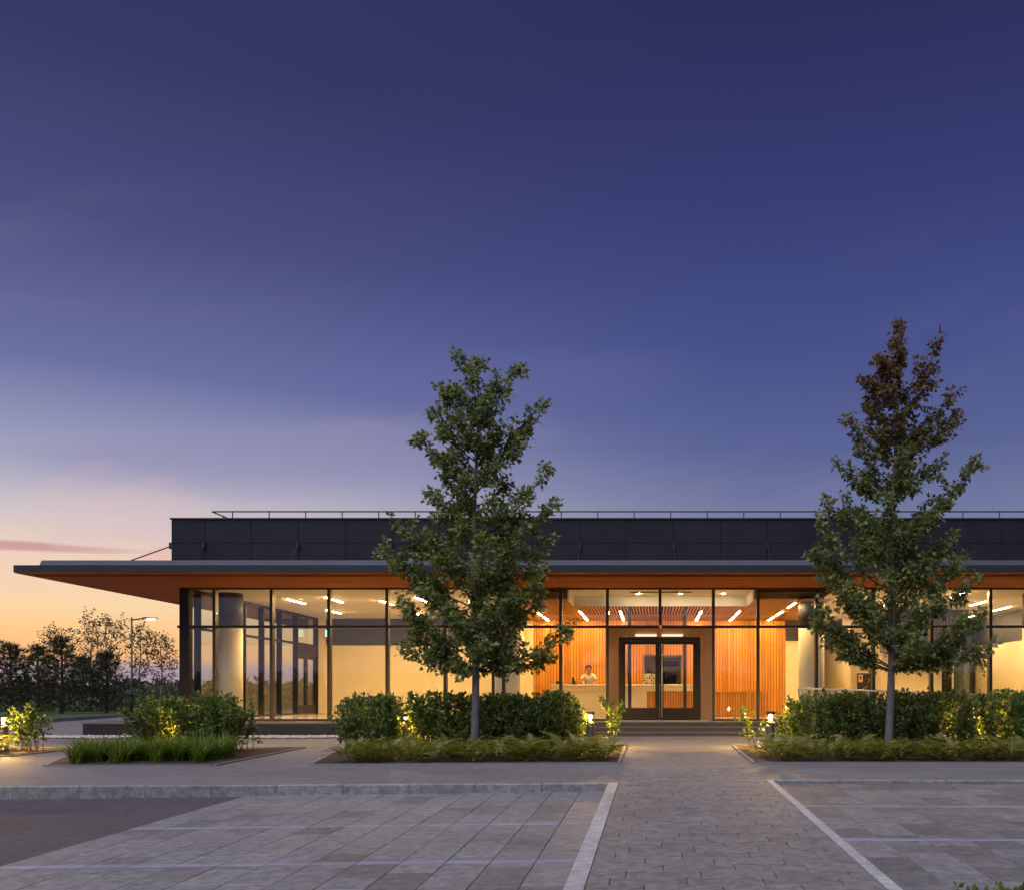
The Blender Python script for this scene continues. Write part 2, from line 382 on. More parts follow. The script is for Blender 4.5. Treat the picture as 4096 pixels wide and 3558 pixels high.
sheet('ground', 'far_ground', [-6000, -300, -10, 0, 8, 300, 6000], [-6000, -300, 0, 28, 60, 300, 7000], lambda x, y: prof(y) - .35)
XS = [-60, -30, -10, -8, -6.16]
sheet('road', 'asphalt', XS, [-60, 0, 6.4, 14.62], zl)
sheet('road_apron', 'asphalt', [-6.16, -3, 0, 3, 8, 60], [-60, 0, 6.4], lambda x, y: zl(x, y) if x < 0 else .0657 + prof(y))
lot_l = sheet('bay_bed_near_road', 'joint_sand', [-6.16, -3, -.67], [6.4, 10, 14.62], zl, -.004)
lot_r = sheet('bay_bed_by_walkway', 'joint_sand', [1.865, 5, 8, 16], [6.4, 10, 14.96], zr, -.004)
walk = sheet('walkway', 'joint_sand', [-.68, 0, .6, 1.88], [6.4, 14.66, 17.88], zu, -.006)
plaza = sheet('plaza', 'plaza_paving', [-70, -40, -20, -10, -5, -.69, -.5], [14.7, 17.9, 22, 28, 45, 110], zu)
sheet('plaza_east', 'plaza_paving', [1.75, 1.87, 6, 20, 70], [15.0, 17.9, 22, 28, 45, 110], zu)
sheet('plaza_entrance', 'plaza_paving', [-.5, .6, 1.75], [17.9, 22, 28], zu)

def unit_piece(name, b=.008, h=.06):
    return MB().bevel_box(-.5, .5, -.5, .5, -h, 0, b).mesh(name)
def real_piece(w, l, h=.06, b=.005, mat='paver_grey', name='paver'):
    return MB().bevel_box(-w / 2, w / 2, -l / 2, l / 2, -h, 0, b).mesh(name, mat)
_pc = {}
def piece(name, mat, x0, x1, y0, y1, zf, parent, lift=.012, jit=.002, h=.06, b=.005):
    w, l = round(x1 - x0, 3), round(y1 - y0, 3); k = (mat, w, l, h, b)
    if k not in _pc: _pc[k] = real_piece(w, l, h, b, mat, name)
    xm, ym = (x0 + x1) / 2, (y0 + y1) / 2
    o = link(name, _pc[k], parent)
    o.location = (xm, ym, zf(xm, ym) + lift + random.uniform(-jit, jit))
    sy = (zf(xm, ym + .05) - zf(xm, ym - .05)) / .1; sx = (zf(xm + .05, ym) - zf(xm - .05, ym)) / .1
    o.rotation_euler = (math.atan(sy) + random.uniform(-.002, .002), -math.atan(sx) + random.uniform(-.002, .002), 0)
    return o
# long slabs of the parking bays, laid end-on to the building, with the pale dividing lines
def bay_field(zf, parent, x0, x1, y0, y1, lines, w=.42, dark=.25, lead=0):
    bands = []; y = y0
    for ly in sorted(lines): bands.append((y, ly - .06)); y = ly + .06
    bands.append((y, y1))
    nx = int((x1 - x0) / w); ww = (x1 - x0) / nx
    for i in range(nx):
        xa, xb = x0 + i * ww + .003, x0 + (i + 1) * ww - .003
        for (ya, yb) in bands:
            y = ya
            while y < yb - .02:
                l = random.choice([.42, .63, .63, .84])
                if y == ya: l = random.choice([.21, .42, .63])
                ye = min(y + l, yb)
                if yb - ye < .2: ye = yb
                piece('paver', 'paver_dark' if random.random() < dark else 'paver_grey', xa, xb, round(y + .003, 3), round(ye - .003, 3), zf, parent)
                y = ye
        for ly in lines:
            piece('bay_line_stone', 'bay_line', xa, xb, round(ly - .057, 3), round(ly + .057, 3), zf, parent, lift=.014, jit=.001)
bay_field(zl, lot_l, -6.16, -.67, 6.45, 14.60, [9.03, 11.37], dark=.14)
bay_field(zr, lot_r, 1.875, 9.4, 7.30, 14.94, [9.74, 12.30], dark=.6)
# walkway pavers in running bond between two pale granite strips
row = 0; y = 6.5
while y < 17.86:
    x = -.512; first = [.30, .60, .45, .18][row % 4]; l = first
    while x < 1.757 - .01:
        xe = min(x + l, 1.757)
        if 1.757 - xe < .1: xe = 1.757
        piece('paver', 'paver_walk', round(x + .003, 3), round(xe - .003, 3), y + .006, min(y + .276, 17.86), zu, walk, lift=.006, jit=.0025)
        x = xe; l = .60
    y = round(y + .282, 3); row += 1
for (xa, xb) in ((-.672, -.515), (1.76, 1.868)):
    y = 6.5
    while y < 14.6:
        ye = min(y + 1.0, 14.64 if xa < 0 else 14.97)
        piece('border_stone', 'strip_granite', xa, xb, round(y + .003, 3), round(ye - .003, 3), zu, walk, lift=.012, jit=.001, h=.22); y = ye
box('border_end', 'strip_granite', 1.88, 4.2, 7.1, 7.25, .2, zr(3, 7.2) + .03, walk, .008)
# kerbs, stone by stone
def kerb(name, x0, x1, y, w, label, low):
    e = empty(name, ((x0 + x1) / 2, y, low((x0 + x1) / 2, y))); tag(e, label, 'kerb')
    x = x1; i = 0
    while x > x0:
        xa = max(x - 1.0, x0); xm = (xa + x) / 2
        m = MB().bevel_box(xa + .003 - xm, x - .003 - xm, 0, w, -.35, 0, .014).mesh('kerb_stone', 'kerb_granite')
        o = link('kerb_stone', m, e); o.location = (xm, y + random.uniform(-.004, .004), zu(xm, y) + .006 + random.uniform(-.003, .003))
        o.rotation_euler = (0, -math.atan(.0055 if xm < 0 and xm > -10 else 0), random.uniform(-.002, .002))
        x = xa; i += 1
    return e
kerb('kerb', -19.68, -.68, 14.56, .14, 'tall grey granite kerb between the asphalt and the left pavement', zl)
kerb('kerb', 1.88, 12.88, 14.95, .14, 'low granite kerb along the parking bay on the right', zr)
# plaza closes the gap behind the kerbs
# ------------------------------------------------------------------ the building
B = empty('office_building', (0, 28, 1.0))
tag(B, 'long single storey glazed pavilion with dark stone parapet and wide timber lined canopy', 'building')
FL, CE, YF, TR = 1.05, 4.89, 28.0, 3.777
MX = [-12.74, -11.08, -9.41, -7.72, -6.03, -4.33, -2.67, -1.31, .22, 1.77, 3.07, 4.77, 6.43, 8.12, 9.83, 11.52, 13.2, 14.9]
# floor, roof slab, ceilings
box('floor_slab', 'interior_floor', -13.7, 16, 28.02, 45, .9, FL, B)
canopy = box('canopy', 'fascia_metal', -16.6, 19, 25.0, 46, 4.98, 5.16, B)
up = MB().hexa([(-16.2, 25.4, 5.163), (19, 25.4, 5.163), (19, 46, 5.163), (-16.2, 46, 5.163), (-16.16, 25.46, 5.35), (19, 25.46, 5.35), (19, 46, 5.35), (-16.16, 46, 5.35)])
up.build('roof_edge', 'roof_metal', canopy)
box('soffit', 'soffit_wood', -16.24, 19, 25.36, 27.93, 4.90, 4.978, canopy)
ss = MB().box(-1.22, 1.22, 27.935 - 36, 45 - 36, 4.90, 4.978).mesh('soffit', 'soffit_wood')
so = link('soffit', ss, canopy); so.location = (-15.01, 36, 0)
box('soffit_rim', 'soffit_wood', -16.585, 19, 25.015, 25.3, 4.955, 4.978, canopy)
box('soffit_rim', 'soffit_wood', -16.585, -16.3, 25.305, 45, 4.955, 4.978, canopy)
par = box('parapet', 'granite_dark', -13.85, 17, 27.73, 44, 5.352, 6.838, B)
box('coping', 'coping', -13.88, 17, 27.66, 44, 6.84, 6.88, par)
xs = [-13.85, -12.89] + [-12.89 + 1.35 * i for i in range(1, 22)]
for a, b in zip(xs[:-1], xs[1:]):
    for (za, zb) in ((5.36, 6.153), (6.167, 6.835)):
        box('stone_panel', 'granite_dark', a + .007, b - .007, 27.70, 27.728, za, zb, par)
k = 0
for i in range(10):
    x = -12.89 + 2.7 * i
    m = MB(); m.tube([(x, 27.66, 6.06), (x, 26.8, 5.36)], .010, 6); m.box(x - .03, x + .03, 27.62, 27.698, 5.97, 6.16)
    m.add([(x - .008, 27.6, 6.0), (x - .008, 27.7, 5.95), (x - .008, 27.7, 6.16), (x + .008, 27.6, 6.0), (x + .008, 27.7, 5.95), (x + .008, 27.7, 6.16)], [(0, 1, 2), (5, 4, 3), (0, 3, 4, 1), (1, 4, 5, 2), (2, 5, 3, 0)])
    m.build('tie_rod', 'coping', canopy)
m = MB(); m.tube([(-13.9, 27.9, 6.12), (-16.0, 27.9, 5.37)], .018, 6); m.box(-14.0, -13.853, 27.86, 27.94, 6.02, 6.2); m.build('tie_rod', 'coping', canopy)
# roof rail
rail = empty('roof_railing', (0, 29, 6.88)); tag(rail, 'thin dark guard rail standing on the roof behind the stone parapet', 'railing')
MB().tube([(-13.27, 36, 7.31), (-13.27, 29, 7.31), (17, 29, 7.31)], .022, 6).build('handrail', 'coping', rail)
for i in range(27):
    x = -13.27 + .62 + 1.1 * i
    MB().tube([(x, 29, 6.86), (x, 29, 7.30)], .016, 6).build('post', 'coping', rail)
for i in range(1, 6): MB().tube([(-13.27, 29 + .75 * i, 6.86), (-13.27, 29 + .75 * i, 7.30)], .016, 6).build('post', 'coping', rail)

# front glazing
cp = box('corner_post', 'frame_brown', -13.74, -13.47, 27.95, 28.2, .98, 4.92, B)
for x in MX:
    z0 = 3.82 if abs(x - .22) < .01 else 1.03
    w = .085 / 2
    box('mullion', 'black_metal', x - w, x + w, 27.955, 28.16, z0, 4.915, B)
edges = [-13.47 - .0425] + MX + [16]
for a, b in zip(edges[:-1], edges[1:]):
    xa, xb = a + .044, b - .044
    door_bay = a > -1.4 and b < 1.8
    box('transom', 'black_metal', xa, xb, 27.97, 28.14, TR - (.05 if door_bay else .036), TR + .036, B)
    box('head_frame', 'black_metal', xa, xb, 27.98, 28.12, 4.86, 4.913, B)
    box('glass_pane', 'window_glass', xa + .001, xb - .001, 28.03, 28.05, TR + .037, 4.859, B)
    if not door_bay:
        box('sill_frame', 'black_metal', xa, xb, 27.96, 28.14, 1.025, 1.095, B)
        box('glass_pane', 'window_glass', xa + .001, xb - .001, 28.03, 28.05, 1.096, TR - .037, B)
box('transom_end', 'black_metal', -13.82, -13.742, 27.98, 28.12, TR - .036, TR + .036, B)
# side glazing towards the drive
YS = [28.2, 28.8, 30.4, 32.0, 33.5, 35.1, 36.7, 38.9]
for y in YS[1:]:
    box('mullion', 'frame_brown', -13.70, -13.52, y - .045, y + .045, FL, 4.915, B)
for a, b in zip(YS[:-1], YS[1:]):
    a2, b2 = a + (.046 if a > 28.3 else .002), b - .046
    box('transom', 'frame_brown', -13.68, -13.55, a2, b2, TR - .036, TR + .036, B)
    box('head_frame', 'frame_brown', -13.68, -13.55, a2, b2, 4.82, 4.913, B)
    box('glass_pane', 'window_glass', -13.63, -13.61, a2, b2, TR + .037, 4.819, B)
    if a < 36: 
        box('sill_frame', 'frame_brown', -13.68, -13.55, a2, b2, FL, FL + .06, B)
        box('glass_pane', 'window_glass', -13.63, -13.61, a2, b2, FL + .061, TR - .037, B)
sdoor = box('side_door', 'frame_brown', -13.68, -13.55, 36.746, 38.854, 3.35, 3.739, B)
for (ya, yb) in ((36.75, 37.78), (37.80, 38.85)):
    m = MB(); m.box(-13.66, -13.58, ya, ya + .12, FL + .01, 3.348); m.box(-13.66, -13.58, yb - .12, yb, FL + .01, 3.348)
    m.box(-13.66, -13.58, ya + .12, yb - .12, FL + .01, FL + .35); m.box(-13.66, -13.58, ya + .12, yb - .12, 3.2, 3.348)
    m.build('door_leaf', 'frame_brown', sdoor)
    box('door_glass', 'door_glass', -13.63, -13.61, ya + .121, yb - .121, FL + .351, 3.199, sdoor)
# ceilings
box('ceiling_left_room', 'white_ceiling', -13.5, -4.95, 28.18, 39.2, CE + .01, 4.97, B)
box('ceiling_right_room', 'white_ceiling', 5.3, 15.9, 28.18, 44, CE + .01, 4.97, B)
box('ceiling_entrance', 'white_ceiling', -4.9, 5.29, 28.18, 44, 4.90, 4.97, B)
# left room walls
box('rear_wall', 'cream_wall', -13.7, -4.95, 39.22, 39.5, FL, 4.97, B)
box('wall_band', 'slate_band', -13.28, -4.95, 39.18, 39.217, 3.82, 4.895, B)
box('wall_pier', 'cream_wall', -13.70, -13.3, 38.96, 39.21, FL, 4.895, B)
box('partition', 'cream_wall', -4.93, -4.78, 30.6, 36.1, FL, 4.895, B)
m = MB(); m.box(-5.6, -5.52, 38.9, 39.17, FL, 3.8); m.box(-6.5, -6.42, 38.9, 39.17, FL, 3.8); m.box(-6.42, -5.6, 38.9, 39.17, 3.3, 3.8)
inner_door = m.build('inner_door_frame', 'frame_brown', B)
box('door_leaf', 'brown_glass', -6.41, -5.61, 39.05, 39.1, FL + .01, 3.29, inner_door)
# columns: pale shaft, slate upper part
for x in (-12.97, -4.44, 4.87, 11.75):
    c = MB().lathe([(.39, FL), (.39, 3.86)], x, 29.5, 40).build('column', 'white_column', B, True)
    MB().lathe([(.393, 3.862), (.393, 4.897)], x, 29.5, 40).build('column_head', 'slate_band', c, True)
# entrance hall: slatted ceiling with a recessed bay over the doors, batten wall
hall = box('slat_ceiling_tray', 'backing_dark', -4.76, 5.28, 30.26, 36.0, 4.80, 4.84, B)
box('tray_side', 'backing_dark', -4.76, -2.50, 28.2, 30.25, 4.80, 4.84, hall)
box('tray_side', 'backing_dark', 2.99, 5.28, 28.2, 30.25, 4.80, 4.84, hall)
sl = {}
for i in range(101):
    x = -4.73 + .1 * i
    full = x < -2.52 or x > 3.0
    y0 = 28.25 if full else 30.28
    if full not in sl:
        yy = 28.25 if full else 30.28
        sl[full] = MB().box(-.021, .021, 0, 35.96 - yy, 4.60, 4.622).mesh('slat', 'oak_slat')
    o = link('slat', sl[full], hall); o.location = (x, y0, 0)
box('bulkhead', 'white_ceiling', -2.5, 2.99, 30.20, 30.25, 4.58, 4.895, B)
box('bulkhead', 'white_ceiling', -2.5, -2.46, 28.2, 30.198, 4.58, 4.895, B)
box('bulkhead', 'white_ceiling', 2.95, 2.99, 28.2, 30.198, 4.58, 4.895, B)
bw = MB(); bw.box(-4.45, -.32, 36.06, 36.2, FL, 4.6); bw.box(1.12, 4.97, 36.06, 36.2, FL, 4.6); bw.box(-.32, 1.12, 36.06, 36.2, 3.29, 4.6)
bw = bw.build('batten_wall', 'oak_backing', B)
bt = MB().box(-.036, .036, 0, .05, FL, 4.58).mesh('batten', 'oak_batten'); bts = MB().box(-.036, .036, 0, .05, 3.30, 4.58).mesh('batten', 'oak_batten')
for i in range(88):
    x = -4.40 + .107 * i
    if x > 4.95: break
    o = link('batten', bts if -.34 < x < 1.14 else bt, bw); o.location = (x, 36.009, 0)
box('joint_trim', 'oak_batten', -4.45, 4.97, 35.995, 36.007, 3.655, 3.685, bw)
box('hall_side_wall', 'cream_wall', -4.77, -4.46, 36.0, 36.2, FL, 4.59, B)
box('hall_side_wall', 'cream_wall', 4.98, 5.7, 36.0, 36.3, FL, 4.895, B)
box('wall_band', 'slate_band', 4.98, 5.7, 35.965, 35.998, 3.82, 4.595, B)
# passage behind the desk
box('passage_wall', 'cream_wall', -.42, -.32, 36.21, 40, FL, 3.3, B)
box('passage_wall', 'cream_wall', 1.12, 1.22, 36.21, 40, FL, 3.3, B)
box('passage_wall', 'cream_wall', -.42, 1.22, 40.01, 40.1, FL, 3.4, B)
box('passage_ceiling', 'white_ceiling', -.42, 1.22, 36.21, 40, 3.31, 3.36, B)
box('passage_door', 'notice_dark', .30, .98, 39.9, 39.99, FL, 2.75, B)
box('passage_panel', 'slate_band', .30, 1.1, 39.9, 39.99, 2.98, 3.2, B)
# right room
box('hall_side_wall', 'cream_wall', 5.6, 5.7, 36.31, 43.4, FL, 4.895, B)
box('rear_wall', 'cream_wall', 5.6, 7.7, 43.41, 43.6, FL, 4.895, B)
box('return_wall', 'cream_wall', 7.7, 7.85, 39.0, 43.4, FL, 4.895, B)
box('wall_band', 'slate_band', 7.66, 7.697, 39.0, 43.4, 3.82, 4.895, B)
box('rear_wall', 'cream_wall', 7.86, 11.2, 39.0, 39.2, FL, 4.895, B)
box('wall_pier', 'cream_wall', 7.70, 7.98, 38.7, 38.998, FL, 4.895, B)
rb = box('ribbed_bulkhead', 'slate_band', 8.6, 11.5, 35.0, 36.4, 3.37, 4.895, B)
for i in range(24): box('rib', 'slate_band', 8.64 + .12 * i, 8.70 + .12 * i, 34.965, 34.998, 3.372, 4.89, rb)
box('rear_wall', 'cream_wall', 8.7, 10.95, 36.45, 36.6, FL, 3.6, B)
box('dark_doorway_panel', 'backing_dark', 10.96, 11.35, 36.5, 36.6, FL, 3.6, B)  # solid dark panel, its colour standing for the shade in an open doorway
box('ribbed_post', 'teal_metal', 11.36, 11.55, 35.1, 36.3, FL, 3.368, B)
box('glazed_screen', 'brown_glass', 11.6, 13.3, 40.0, 40.1, FL, 3.8, B)
box('wall_band', 'slate_band', 11.2, 13.4, 40.0, 40.1, 3.82, 4.895, B)
box('screen_post', 'cream_wall', 11.85, 11.98, 38.0, 38.15, FL, 3.8, B)
box('right_wall', 'cream_wall', 13.42, 13.6, 30.6, 40, FL, 4.895, B)
box('wall_band', 'slate_band', 13.385, 13.418, 30.6, 40, 3.82, 4.895, B)
box('end_wall', 'granite_dark', 15.95, 16.1, 28.2, 44, FL, 4.97, B)
box('rear_closing_wall', 'cream_wall', -13.7, 16, 44.05, 44.3, FL, 4.97, B)
# the way in: splayed bronze portal, black double doors
po, pi_ = (-1.265, 1.725, 27.90, 3.722), (-1.0, 1.42, 28.24, 3.50)
portal = MB()
def splay(a, b, c, d): portal.add([a, b, c, d], [(0, 1, 2, 3)])
portal.add([(po[0], po[2], 1.03), (pi_[0], pi_[2], 1.03), (pi_[0], pi_[2], pi_[3]), (po[0], po[2], po[3]),
            (po[0], 28.5, 1.03), (pi_[0] - .02, 28.5, 1.03), (pi_[0] - .02, 28.5, pi_[3] + .02), (po[0], 28.5, po[3])],
           [(3, 2, 1, 0), (4, 5, 6, 7), (0, 4, 7, 3), (1, 2, 6, 5)])
portal.add([(po[1], po[2], 1.03), (pi_[1], pi_[2], 1.03), (pi_[1], pi_[2], pi_[3]), (po[1], po[2], po[3]),
            (po[1], 28.5, 1.03), (pi_[1] + .02, 28.5, 1.03), (pi_[1] + .02, 28.5, pi_[3] + .02), (po[1], 28.5, po[3])],
           [(0, 1, 2, 3), (7, 6, 5, 4), (3, 7, 4, 0), (5, 6, 2, 1)])
portal.add([(po[0], po[2], po[3]), (pi_[0], pi_[2], pi_[3]), (pi_[1], pi_[2], pi_[3]), (po[1], po[2], po[3]),
            (po[0], 28.5, po[3]), (pi_[0] - .02, 28.5, pi_[3] + .02), (pi_[1] + .02, 28.5, pi_[3] + .02), (po[1], 28.5, po[3])],
           [(0, 1, 2, 3), (7, 6, 5, 4), (0, 3, 7, 4), (1, 5, 6, 2)])
portal = portal.build('door_portal', 'bronze', B)
fr = MB(); fr.box(-.998, -.955, 28.26, 28.42, 1.03, 3.495); fr.box(1.375, 1.418, 28.26, 28.42, 1.03, 3.495); fr.box(-.954, 1.374, 28.26, 28.42, 3.38, 3.495)
fr.build('door_frame', 'frame_brown', portal)
for (xa, xb) in ((-.50, .12), (.27, .89)):
    box('lamp_strip', 'light_heater', xa, xb, 28.10, 28.16, 3.505, 3.56, portal)
for n_, (xa, xb, ga, gb) in enumerate(((-.952, .205, -.80, .085), (.212, 1.372, .325, 1.19))):
    m = MB(); y0, y1 = 28.28, 28.35
    m.box(xa, ga, y0, y1, 1.045, 3.375); m.box(gb, xb, y0, y1, 1.045, 3.375); m.box(ga, gb, y0, y1, 1.045, 1.41); m.box(ga, gb, y0, y1, 3.277, 3.375)
    dl = m.build('entrance_door', 'frame_brown', B)
    box('door_glass', 'door_glass', ga + .001, gb - .001, 28.305, 28.325, 1.411, 3.276, dl)
    hx = .275 if n_ else .14
    if n_:
        m = MB(); m.tube([(hx, 28.2, 1.12), (hx, 28.2, 3.30)], .017, 10)
        for z in (1.25, 1.9, 2.55): m.tube([(hx, 28.2, z), (hx, 28.285, z)], .012, 8)
        m.build('pull_handle', 'steel', dl, True)
# inner lobby screen
m = MB()
for x in (-.72, 1.02): m.box(x - .055, x + .055, 30.3, 30.42, FL, 4.57)
m.build('lobby_screen', 'slate_band', B)
# plinth, panels, steps
plinth = MB(); plinth.box(-16.0, -5.0, 27.05, 27.99, .3, .972); plinth.box(-16.0, -13.76, 27.992, 45, .3, .972); plinth.box(3.9, 17, 27.32, 27.99, .3, .972)
plinth = plinth.build('plinth', 'granite_dark', B)
box('plinth_top', 'lit_tread', -16.03, -5.0, 27.0, 27.95, .975, 1.022, plinth); box('plinth_top', 'lit_tread', 3.9, 17, 27.28, 27.95, .975, 1.022, plinth)
box('plinth_top', 'lit_tread', -16.03, -13.76, 27.952, 45, .975, 1.022, plinth)
x = -16.0
while x < -5.1:
    box('plinth_panel', 'granite_dark', x + .004, min(x + .70, -5.0) - .004, 27.02, 27.047, .4, .968, plinth); x += .70
x = 3.9
while x < 16: box('plinth_panel', 'granite_dark', x + .004, x + .69, 27.29, 27.317, .4, .968, plinth); x += .70
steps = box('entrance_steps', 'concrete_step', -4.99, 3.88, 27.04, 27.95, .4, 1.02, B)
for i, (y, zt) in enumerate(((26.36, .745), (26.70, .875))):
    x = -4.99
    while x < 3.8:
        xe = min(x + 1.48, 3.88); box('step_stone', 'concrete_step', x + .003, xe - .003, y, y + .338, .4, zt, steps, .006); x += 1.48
    box('tread_slab', 'lit_tread', -4.99, 3.88, y - .015, y + .335, zt + .001, zt + .026, steps)  # paler slab added on each step, its colour standing for the lit tread
box('threshold', 'lit_tread', -4.98, 3.87, 27.03, 27.94, 1.0205, 1.028, steps)
# ramp with handrail, right of the steps
ramp_o = MB().hexa([(3.9, 26.1, .3), (12.5, 26.1, .3), (12.5, 27.26, .3), (3.9, 27.26, .3), (3.9, 26.1, 1.02), (12.5, 26.1, .70), (12.5, 27.26, .70), (3.9, 27.26, 1.02)]).build('ramp', 'concrete_step', B)
hr = empty('ramp_handrail', (4, 26.2, 1.02)); tag(hr, 'galvanised double tube handrail sloping down along the ramp behind the hedge', 'handrail')
def rz(x, h): return 1.02 - .0372 * (x - 3.9) + h
MB().tube([(4.0, 26.22, rz(4, .75)), (3.98, 26.22, rz(4, .93)), (4.06, 26.22, rz(4, .96)), (12, 26.22, rz(12, .96))], .024, 8).build('top_rail', 'galvanised', hr, True)
MB().tube([(4.0, 26.22, rz(4, .75)), (12, 26.22, rz(12, .75))], .022, 8).build('lower_rail', 'galvanised', hr, True)
MB().tube([(4.25, 27.2, rz(4, .75)), (4.22, 27.2, rz(4, .94)), (4.3, 27.2, rz(4, .96)), (12, 27.2, rz(12, .96))], .024, 8).build('top_rail', 'galvanised', hr, True)
for i in range(6):
    x = 4.6 + 1.28 * i; MB().tube([(x, 26.22, rz(x, -.02)), (x, 26.22, rz(x, .95))], .022, 8).build('post', 'galvanised', hr, True)

# tactile studs at the foot and head of the steps
def studs(y, zf, x0, x1, label):
    m = MB(); x = x0
    while x < x1:
        for yy in (y, y + .07): m.lathe([(.018, zf(x, yy)), (.012, zf(x, yy) + .008)], x, yy, 8)
        x += .07
    o = m.build('tactile_studs', 'stud'); tag(o, label, 'tactile strip', kind='stuff'); return o
studs(26.16, lambda x, y: zu(x, y) + .001, -1.6, 2.4, 'row of raised tactile studs at the foot of the entrance steps')
studs(27.12, lambda x, y: 1.029, -1.6, 2.0, 'row of raised tactile studs on the landing before the doors')

# ------------------------------------------------------------------ interior lamps and furniture
def linear_light(x, y0, y1, z, label, group, glow='light_warm'):
    e = empty('linear_light', (x, (y0 + y1) / 2, z)); tag(e, label, 'ceiling light', group)
    box('housing', 'white_ceiling', x - .05, x + .05, y0, y1, z - .035, z, e)
    box('diffuser', glow, x - .027, x + .027, y0 + .01, y1 - .01, z - .045, z - .036, e)
GL, GH, GR = 'linear lights in the left room', 'linear lights among the slats of the hall', 'linear lights in the right room'
ordw = ['first', 'second', 'third', 'fourth', 'fifth', 'sixth', 'seventh', 'eighth', 'ninth', 'tenth']
left_l = [(-11.7, 30.8, 32.4, 'front'), (-10.28, 30.2, 31.9, 'front'), (-8.86, 31.4, 33.0, 'front'), (-7.45, 30.2, 31.8, 'front'), (-6.0, 31.4, 33.0, 'front'),
          (-11.75, 34.7, 36.25, 'rear'), (-8.9, 35.5, 37.0, 'rear'), (-6.1, 35.5, 37.0, 'rear')]
for i, (x, a, b, w) in enumerate(left_l):
    j = i if i < 5 else i - 5
    linear_light(x, a, b, CE + .008, f'linear ceiling light in the left room, {w} row, {ordw[j]} from the corner', GL)
hx = [-3.88, -2.42, -1.07, 1.63, 2.89, 4.31]
for i, x in enumerate(hx):
    linear_light(x, 31.9, 33.5, 4.60, f'linear light set in the slatted hall ceiling, {ordw[i]} run from the left, front piece', GH, 'light_hall')
    linear_light(x, 34.2, 35.8, 4.60, f'linear light set in the slatted hall ceiling, {ordw[i]} run from the left, rear piece', GH, 'light_hall')
linear_light(4.31, 29.0, 30.6, 4.60, 'linear light at the front of the slatted ceiling beside the right hand column', GH, 'light_hall')
for i, (x, a, b) in enumerate([(6.5, 30.0, 31.6), (7.9, 31.4, 33.0), (9.38, 28.7, 30.2), (10.93, 31.5, 33.1), (12.43, 33.4, 35.1), (6.6, 37.0, 38.6), (12.43, 36.6, 38.2)]):
    linear_light(x, a, b, CE + .008, f'slim linear ceiling light in the right room, {ordw[i]} counted from the slatted hall', GR)
for i, x in enumerate((-.435, .863, 2.16)):
    e = empty('downlight', (x, 29.4, CE)); tag(e, f'round downlight in the pale ceiling above the entrance doors, {ordw[i]} from the left', 'downlight', 'downlights over the doors')
    MB().lathe([(.075, 4.885), (.075, 4.899)], x, 29.4, 20).build('ring', 'steel', e)
    MB().lathe([(.05, 4.878), (.05, 4.884)], x, 29.4, 16).build('lens', 'light_spot', e)
# closed track on the pale ceiling
pts = []
for k in range(33):
    t = k / 32 * 2 * math.pi; pts.append(((.25 + (.82 if math.cos(t) > 0 else -.82)) + .1 * math.cos(t), 28.75 + .1 * math.sin(t), 4.86))
tk = MB().tube(pts, .01, 6, False).build('ceiling_track', 'black_metal'); tag(tk, 'thin oval track fixed to the pale ceiling above the entrance doors', 'track')

desk = empty('reception_desk', (-1, 33.3, FL)); tag(desk, 'long cream reception counter with a slatted front panel, seen through the doors', 'desk')
box('counter_top', 'desk_white', -3.49, 1.46, 32.98, 33.75, 2.10, 2.16, desk, .01)
box('apron', 'desk_white', -3.47, 1.44, 33.02, 33.1, 1.925, 2.098, desk)
box('front_panel', 'desk_white', -3.47, -.20, 33.05, 33.13, FL + .002, 1.918, desk)
sb = box('slatted_front', 'oak_backing', -.19, 1.44, 33.10, 33.16, FL + .002, 1.918, desk)
for i in range(18):
    if -.15 + .09 * i < 1.42: box('slat', 'oak_batten', -.17 + .09 * i, -.115 + .09 * i, 33.05, 33.098, FL + .004, 1.916, sb)
box('end_panel', 'desk_white', -3.47, -3.42, 33.131, 33.7, FL + .002, 2.098, desk)
low = empty('slatted_counter', (2.8, 33.2, FL)); tag(low, 'low orange slatted timber counter behind the pane right of the doors', 'counter')
lb = box('carcass', 'oak_backing', 1.60, 3.95, 33.10, 33.6, FL + .002, 1.89, low); box('top_board', 'oak_batten', 1.58, 3.97, 33.03, 33.62, 1.892, 1.925, low)
for i in range(26): box('slat', 'oak_batten', 1.61 + .09 * i, 1.665 + .09 * i, 33.05, 33.098, FL + .004, 1.888, lb)
# things on the desk
e = empty('desk_phone', (-2.72, 33.3, 2.16)); tag(e, 'black desk phone on a stand on the reception counter', 'phone')
MB().hexa([(-2.80, 33.25, 2.162), (-2.66, 33.25, 2.162), (-2.66, 33.42, 2.162), (-2.80, 33.42, 2.162), (-2.80, 33.25, 2.19), (-2.66, 33.25, 2.19), (-2.66, 33.42, 2.27), (-2.80, 33.42, 2.27)]).build('base', 'device_black', e)
MB().hexa([(-2.77, 33.30, 2.225), (-2.69, 33.30, 2.225), (-2.71, 33.36, 2.26), (-2.79, 33.36, 2.26), (-2.79, 33.31, 2.40), (-2.71, 33.31, 2.40), (-2.72, 33.37, 2.42), (-2.80, 33.37, 2.42)]).build('handset', 'device_black', e)
e = empty('card_terminal', (-3.25, 33.3, 2.16)); tag(e, 'small dark box at the far left end of the reception counter', 'box')
box('case', 'device_black', -3.34, -3.14, 33.25, 33.45, 2.162, 2.27, e, .01); box('screen_bezel', 'notice_dark', -3.32, -3.16, 33.244, 33.249, 2.18, 2.25, e)
e = empty('brochure_stand', (-.12, 33.4, 2.16)); tag(e, 'black and cream lattice patterned stand on the reception counter behind the left door', 'stand')
box('backing', 'paper_white', -.34, .08, 33.40, 33.43, 2.162, 2.53, e)
